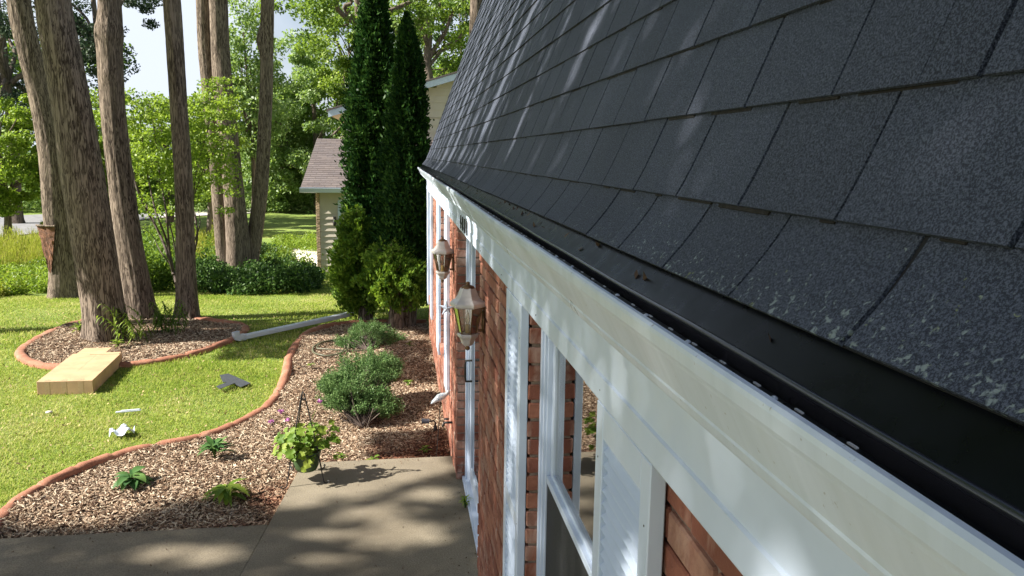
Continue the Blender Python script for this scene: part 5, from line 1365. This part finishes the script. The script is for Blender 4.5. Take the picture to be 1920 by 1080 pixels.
# ================================================================== THINGS IN THE BED
# bird stake: a mosaic bird on a thin rod
f = gz(818, 858, .05); t = gy(826, 753, f[1]); e = empty('bird_stake', tuple(f), 'thin black garden stake topped by a speckled blue and white glass bird', 'garden ornament'); inv = Matrix.Translation(-e.location)
mb = MB(); mb.tube([tuple(f-Zz*.05), tuple((f+t)/2), tuple(t)], .004, 6); o = mb.build('rod', M['iron'], e); o.matrix_parent_inverse = inv
mg, ng, bgn = newmat('mosaic_glass'); vv = coord(ng); ng.links.new(ramp(ng, vor(ng, vv, 90, out=1), [(0, (.10, .22, .35)), (.4, (.5, .55, .6)), (1, (.75, .72, .66))]), bgn.inputs['Base Color']); bgn.inputs['Roughness'].default_value = .15
h0, h1 = gy(808, 757, f[1]), gy(842, 738, f[1]); dd = h1-h0; mb = MB(); ts = [0, .12, .25, .45, .65, .85, 1]; rr = [.003, .016, .022, .034, .030, .017, .004]
mb.tube([tuple(h0+dd*k+Zz*.012*math.sin(3*k)) for k in ts], rr, 12); hd = h0+dd*.93+Zz*.02
mb.lathe([(.002, -.02), (.016, -.012), (.021, 0), (.016, .013), (.002, .02)], tuple(hd), 12); mb.tube([tuple(hd), tuple(hd+_n(dd)*.038)], [.006, .001], 6)
o = mb.build('bird', mg, e); o.matrix_parent_inverse = inv
# spotlight on stake
c = gz(800, 790, .15); e = empty('garden_spotlight', (c[0]+.06, c[1], .05), 'small grey landscape spotlight on a stake near the wall', 'garden light'); inv = Matrix.Translation(-e.location)
mb = MB(); mb.tube([(c[0]-.05, c[1], .155), (c[0]+.025, c[1], .15)], [.026, .022], 14); o = mb.build('lamp_head', plain('grey_plastic', (.16, .19, .23), .4), e); o.matrix_parent_inverse = inv
mb = MB(); mb.tube([(c[0]+.02, c[1], .15), (c[0]+.07, c[1], .155), (c[0]+.085, c[1], .13), (c[0]+.085, c[1], .0)], .009, 8); mb.lathe([(.018, .06), (.02, .09), (.01, .1)], (c[0]+.085, c[1], 0), 10); o = mb.build('stake', M['iron'], e); o.matrix_parent_inverse = inv
# spigot on wall
mb = MB(); yy, zz = 6.62, .42
mb.tube([(W0+.01, yy, zz), (W0-.07, yy, zz), (W0-.085, yy, zz-.035)], .011, 8); mb.lathe([(.006, 0), (.024, .004), (.024, .010), (.006, .013)], (W0-.05, yy, zz+.025), 10)
tag(mb.build('hose_spigot', M['iron'], None), 'dark outdoor water spigot low on the brick wall behind the bird stake', 'tap')
# garden hose coil
c = gz(620, 655, .06); mb = MB(); pts = []
for k in range(90):
    a = k/90*2*math.pi*2.6; r_ = .20+.03*math.sin(k*.13); pts.append((c[0]+r_*1.1*math.cos(a)+.012*k/90, c[1]+r_*2.1*math.sin(a), .062+.016*k/30+.004*math.sin(k)))
pts += [(c[0]+.30, c[1]-.15, .07), (c[0]+.55, c[1]-.1, .07)]
mb.tube(pts, .010, 8); tag(mb.build('garden_hose', M['rubber'], None), 'olive green garden hose loosely coiled in the mulch inside the curb', 'hose')
# leaf litter on slab, roof edge twigs
def litter(n, x0, x1, y0, y1, z):
    P = np.stack([RNG.uniform(x0, x1, n), RNG.uniform(y0, y1, n), np.full(n, z)], 1); return P
P = np.concatenate([litter(70, -1.0, .45, 3, 6.75, .104), litter(60, .30, .50, 4.4, 6.2, .104), litter(90, -3.5, -1.0, 4.5, 5.6, .074), litter(60, -1.1, .44, 6.5, 6.8, .105)])
P = np.concatenate([P, np.stack([RNG.uniform(.345, .366, 40), RNG.uniform(.5, 6, 40), np.zeros(40)], 1)]); P[-40:, 2] = 2.5145+(P[-40:, 0]-.344)*1.04+.003
tag(leafobj('leaf_litter', P, .022, .007, plain('dry_leaf', (.13, .08, .045), .9, var=.5), None, N=np.tile([0, 0, 1.], (len(P), 1)), spread=.3), kind='stuff')
P = np.concatenate([litter(1500, -6, -1, 6.5, 14, .02)]); k = ~inpoly(P[:, 0], P[:, 1], BED); P = P[k]
tag(leafobj('fallen_leaves', P, .035, .018, plain('pale_dry_leaf', (.36, .27, .13), .9, var=.4), None, N=np.tile([0, 0, 1.], (len(P), 1)), spread=.6), kind='stuff')
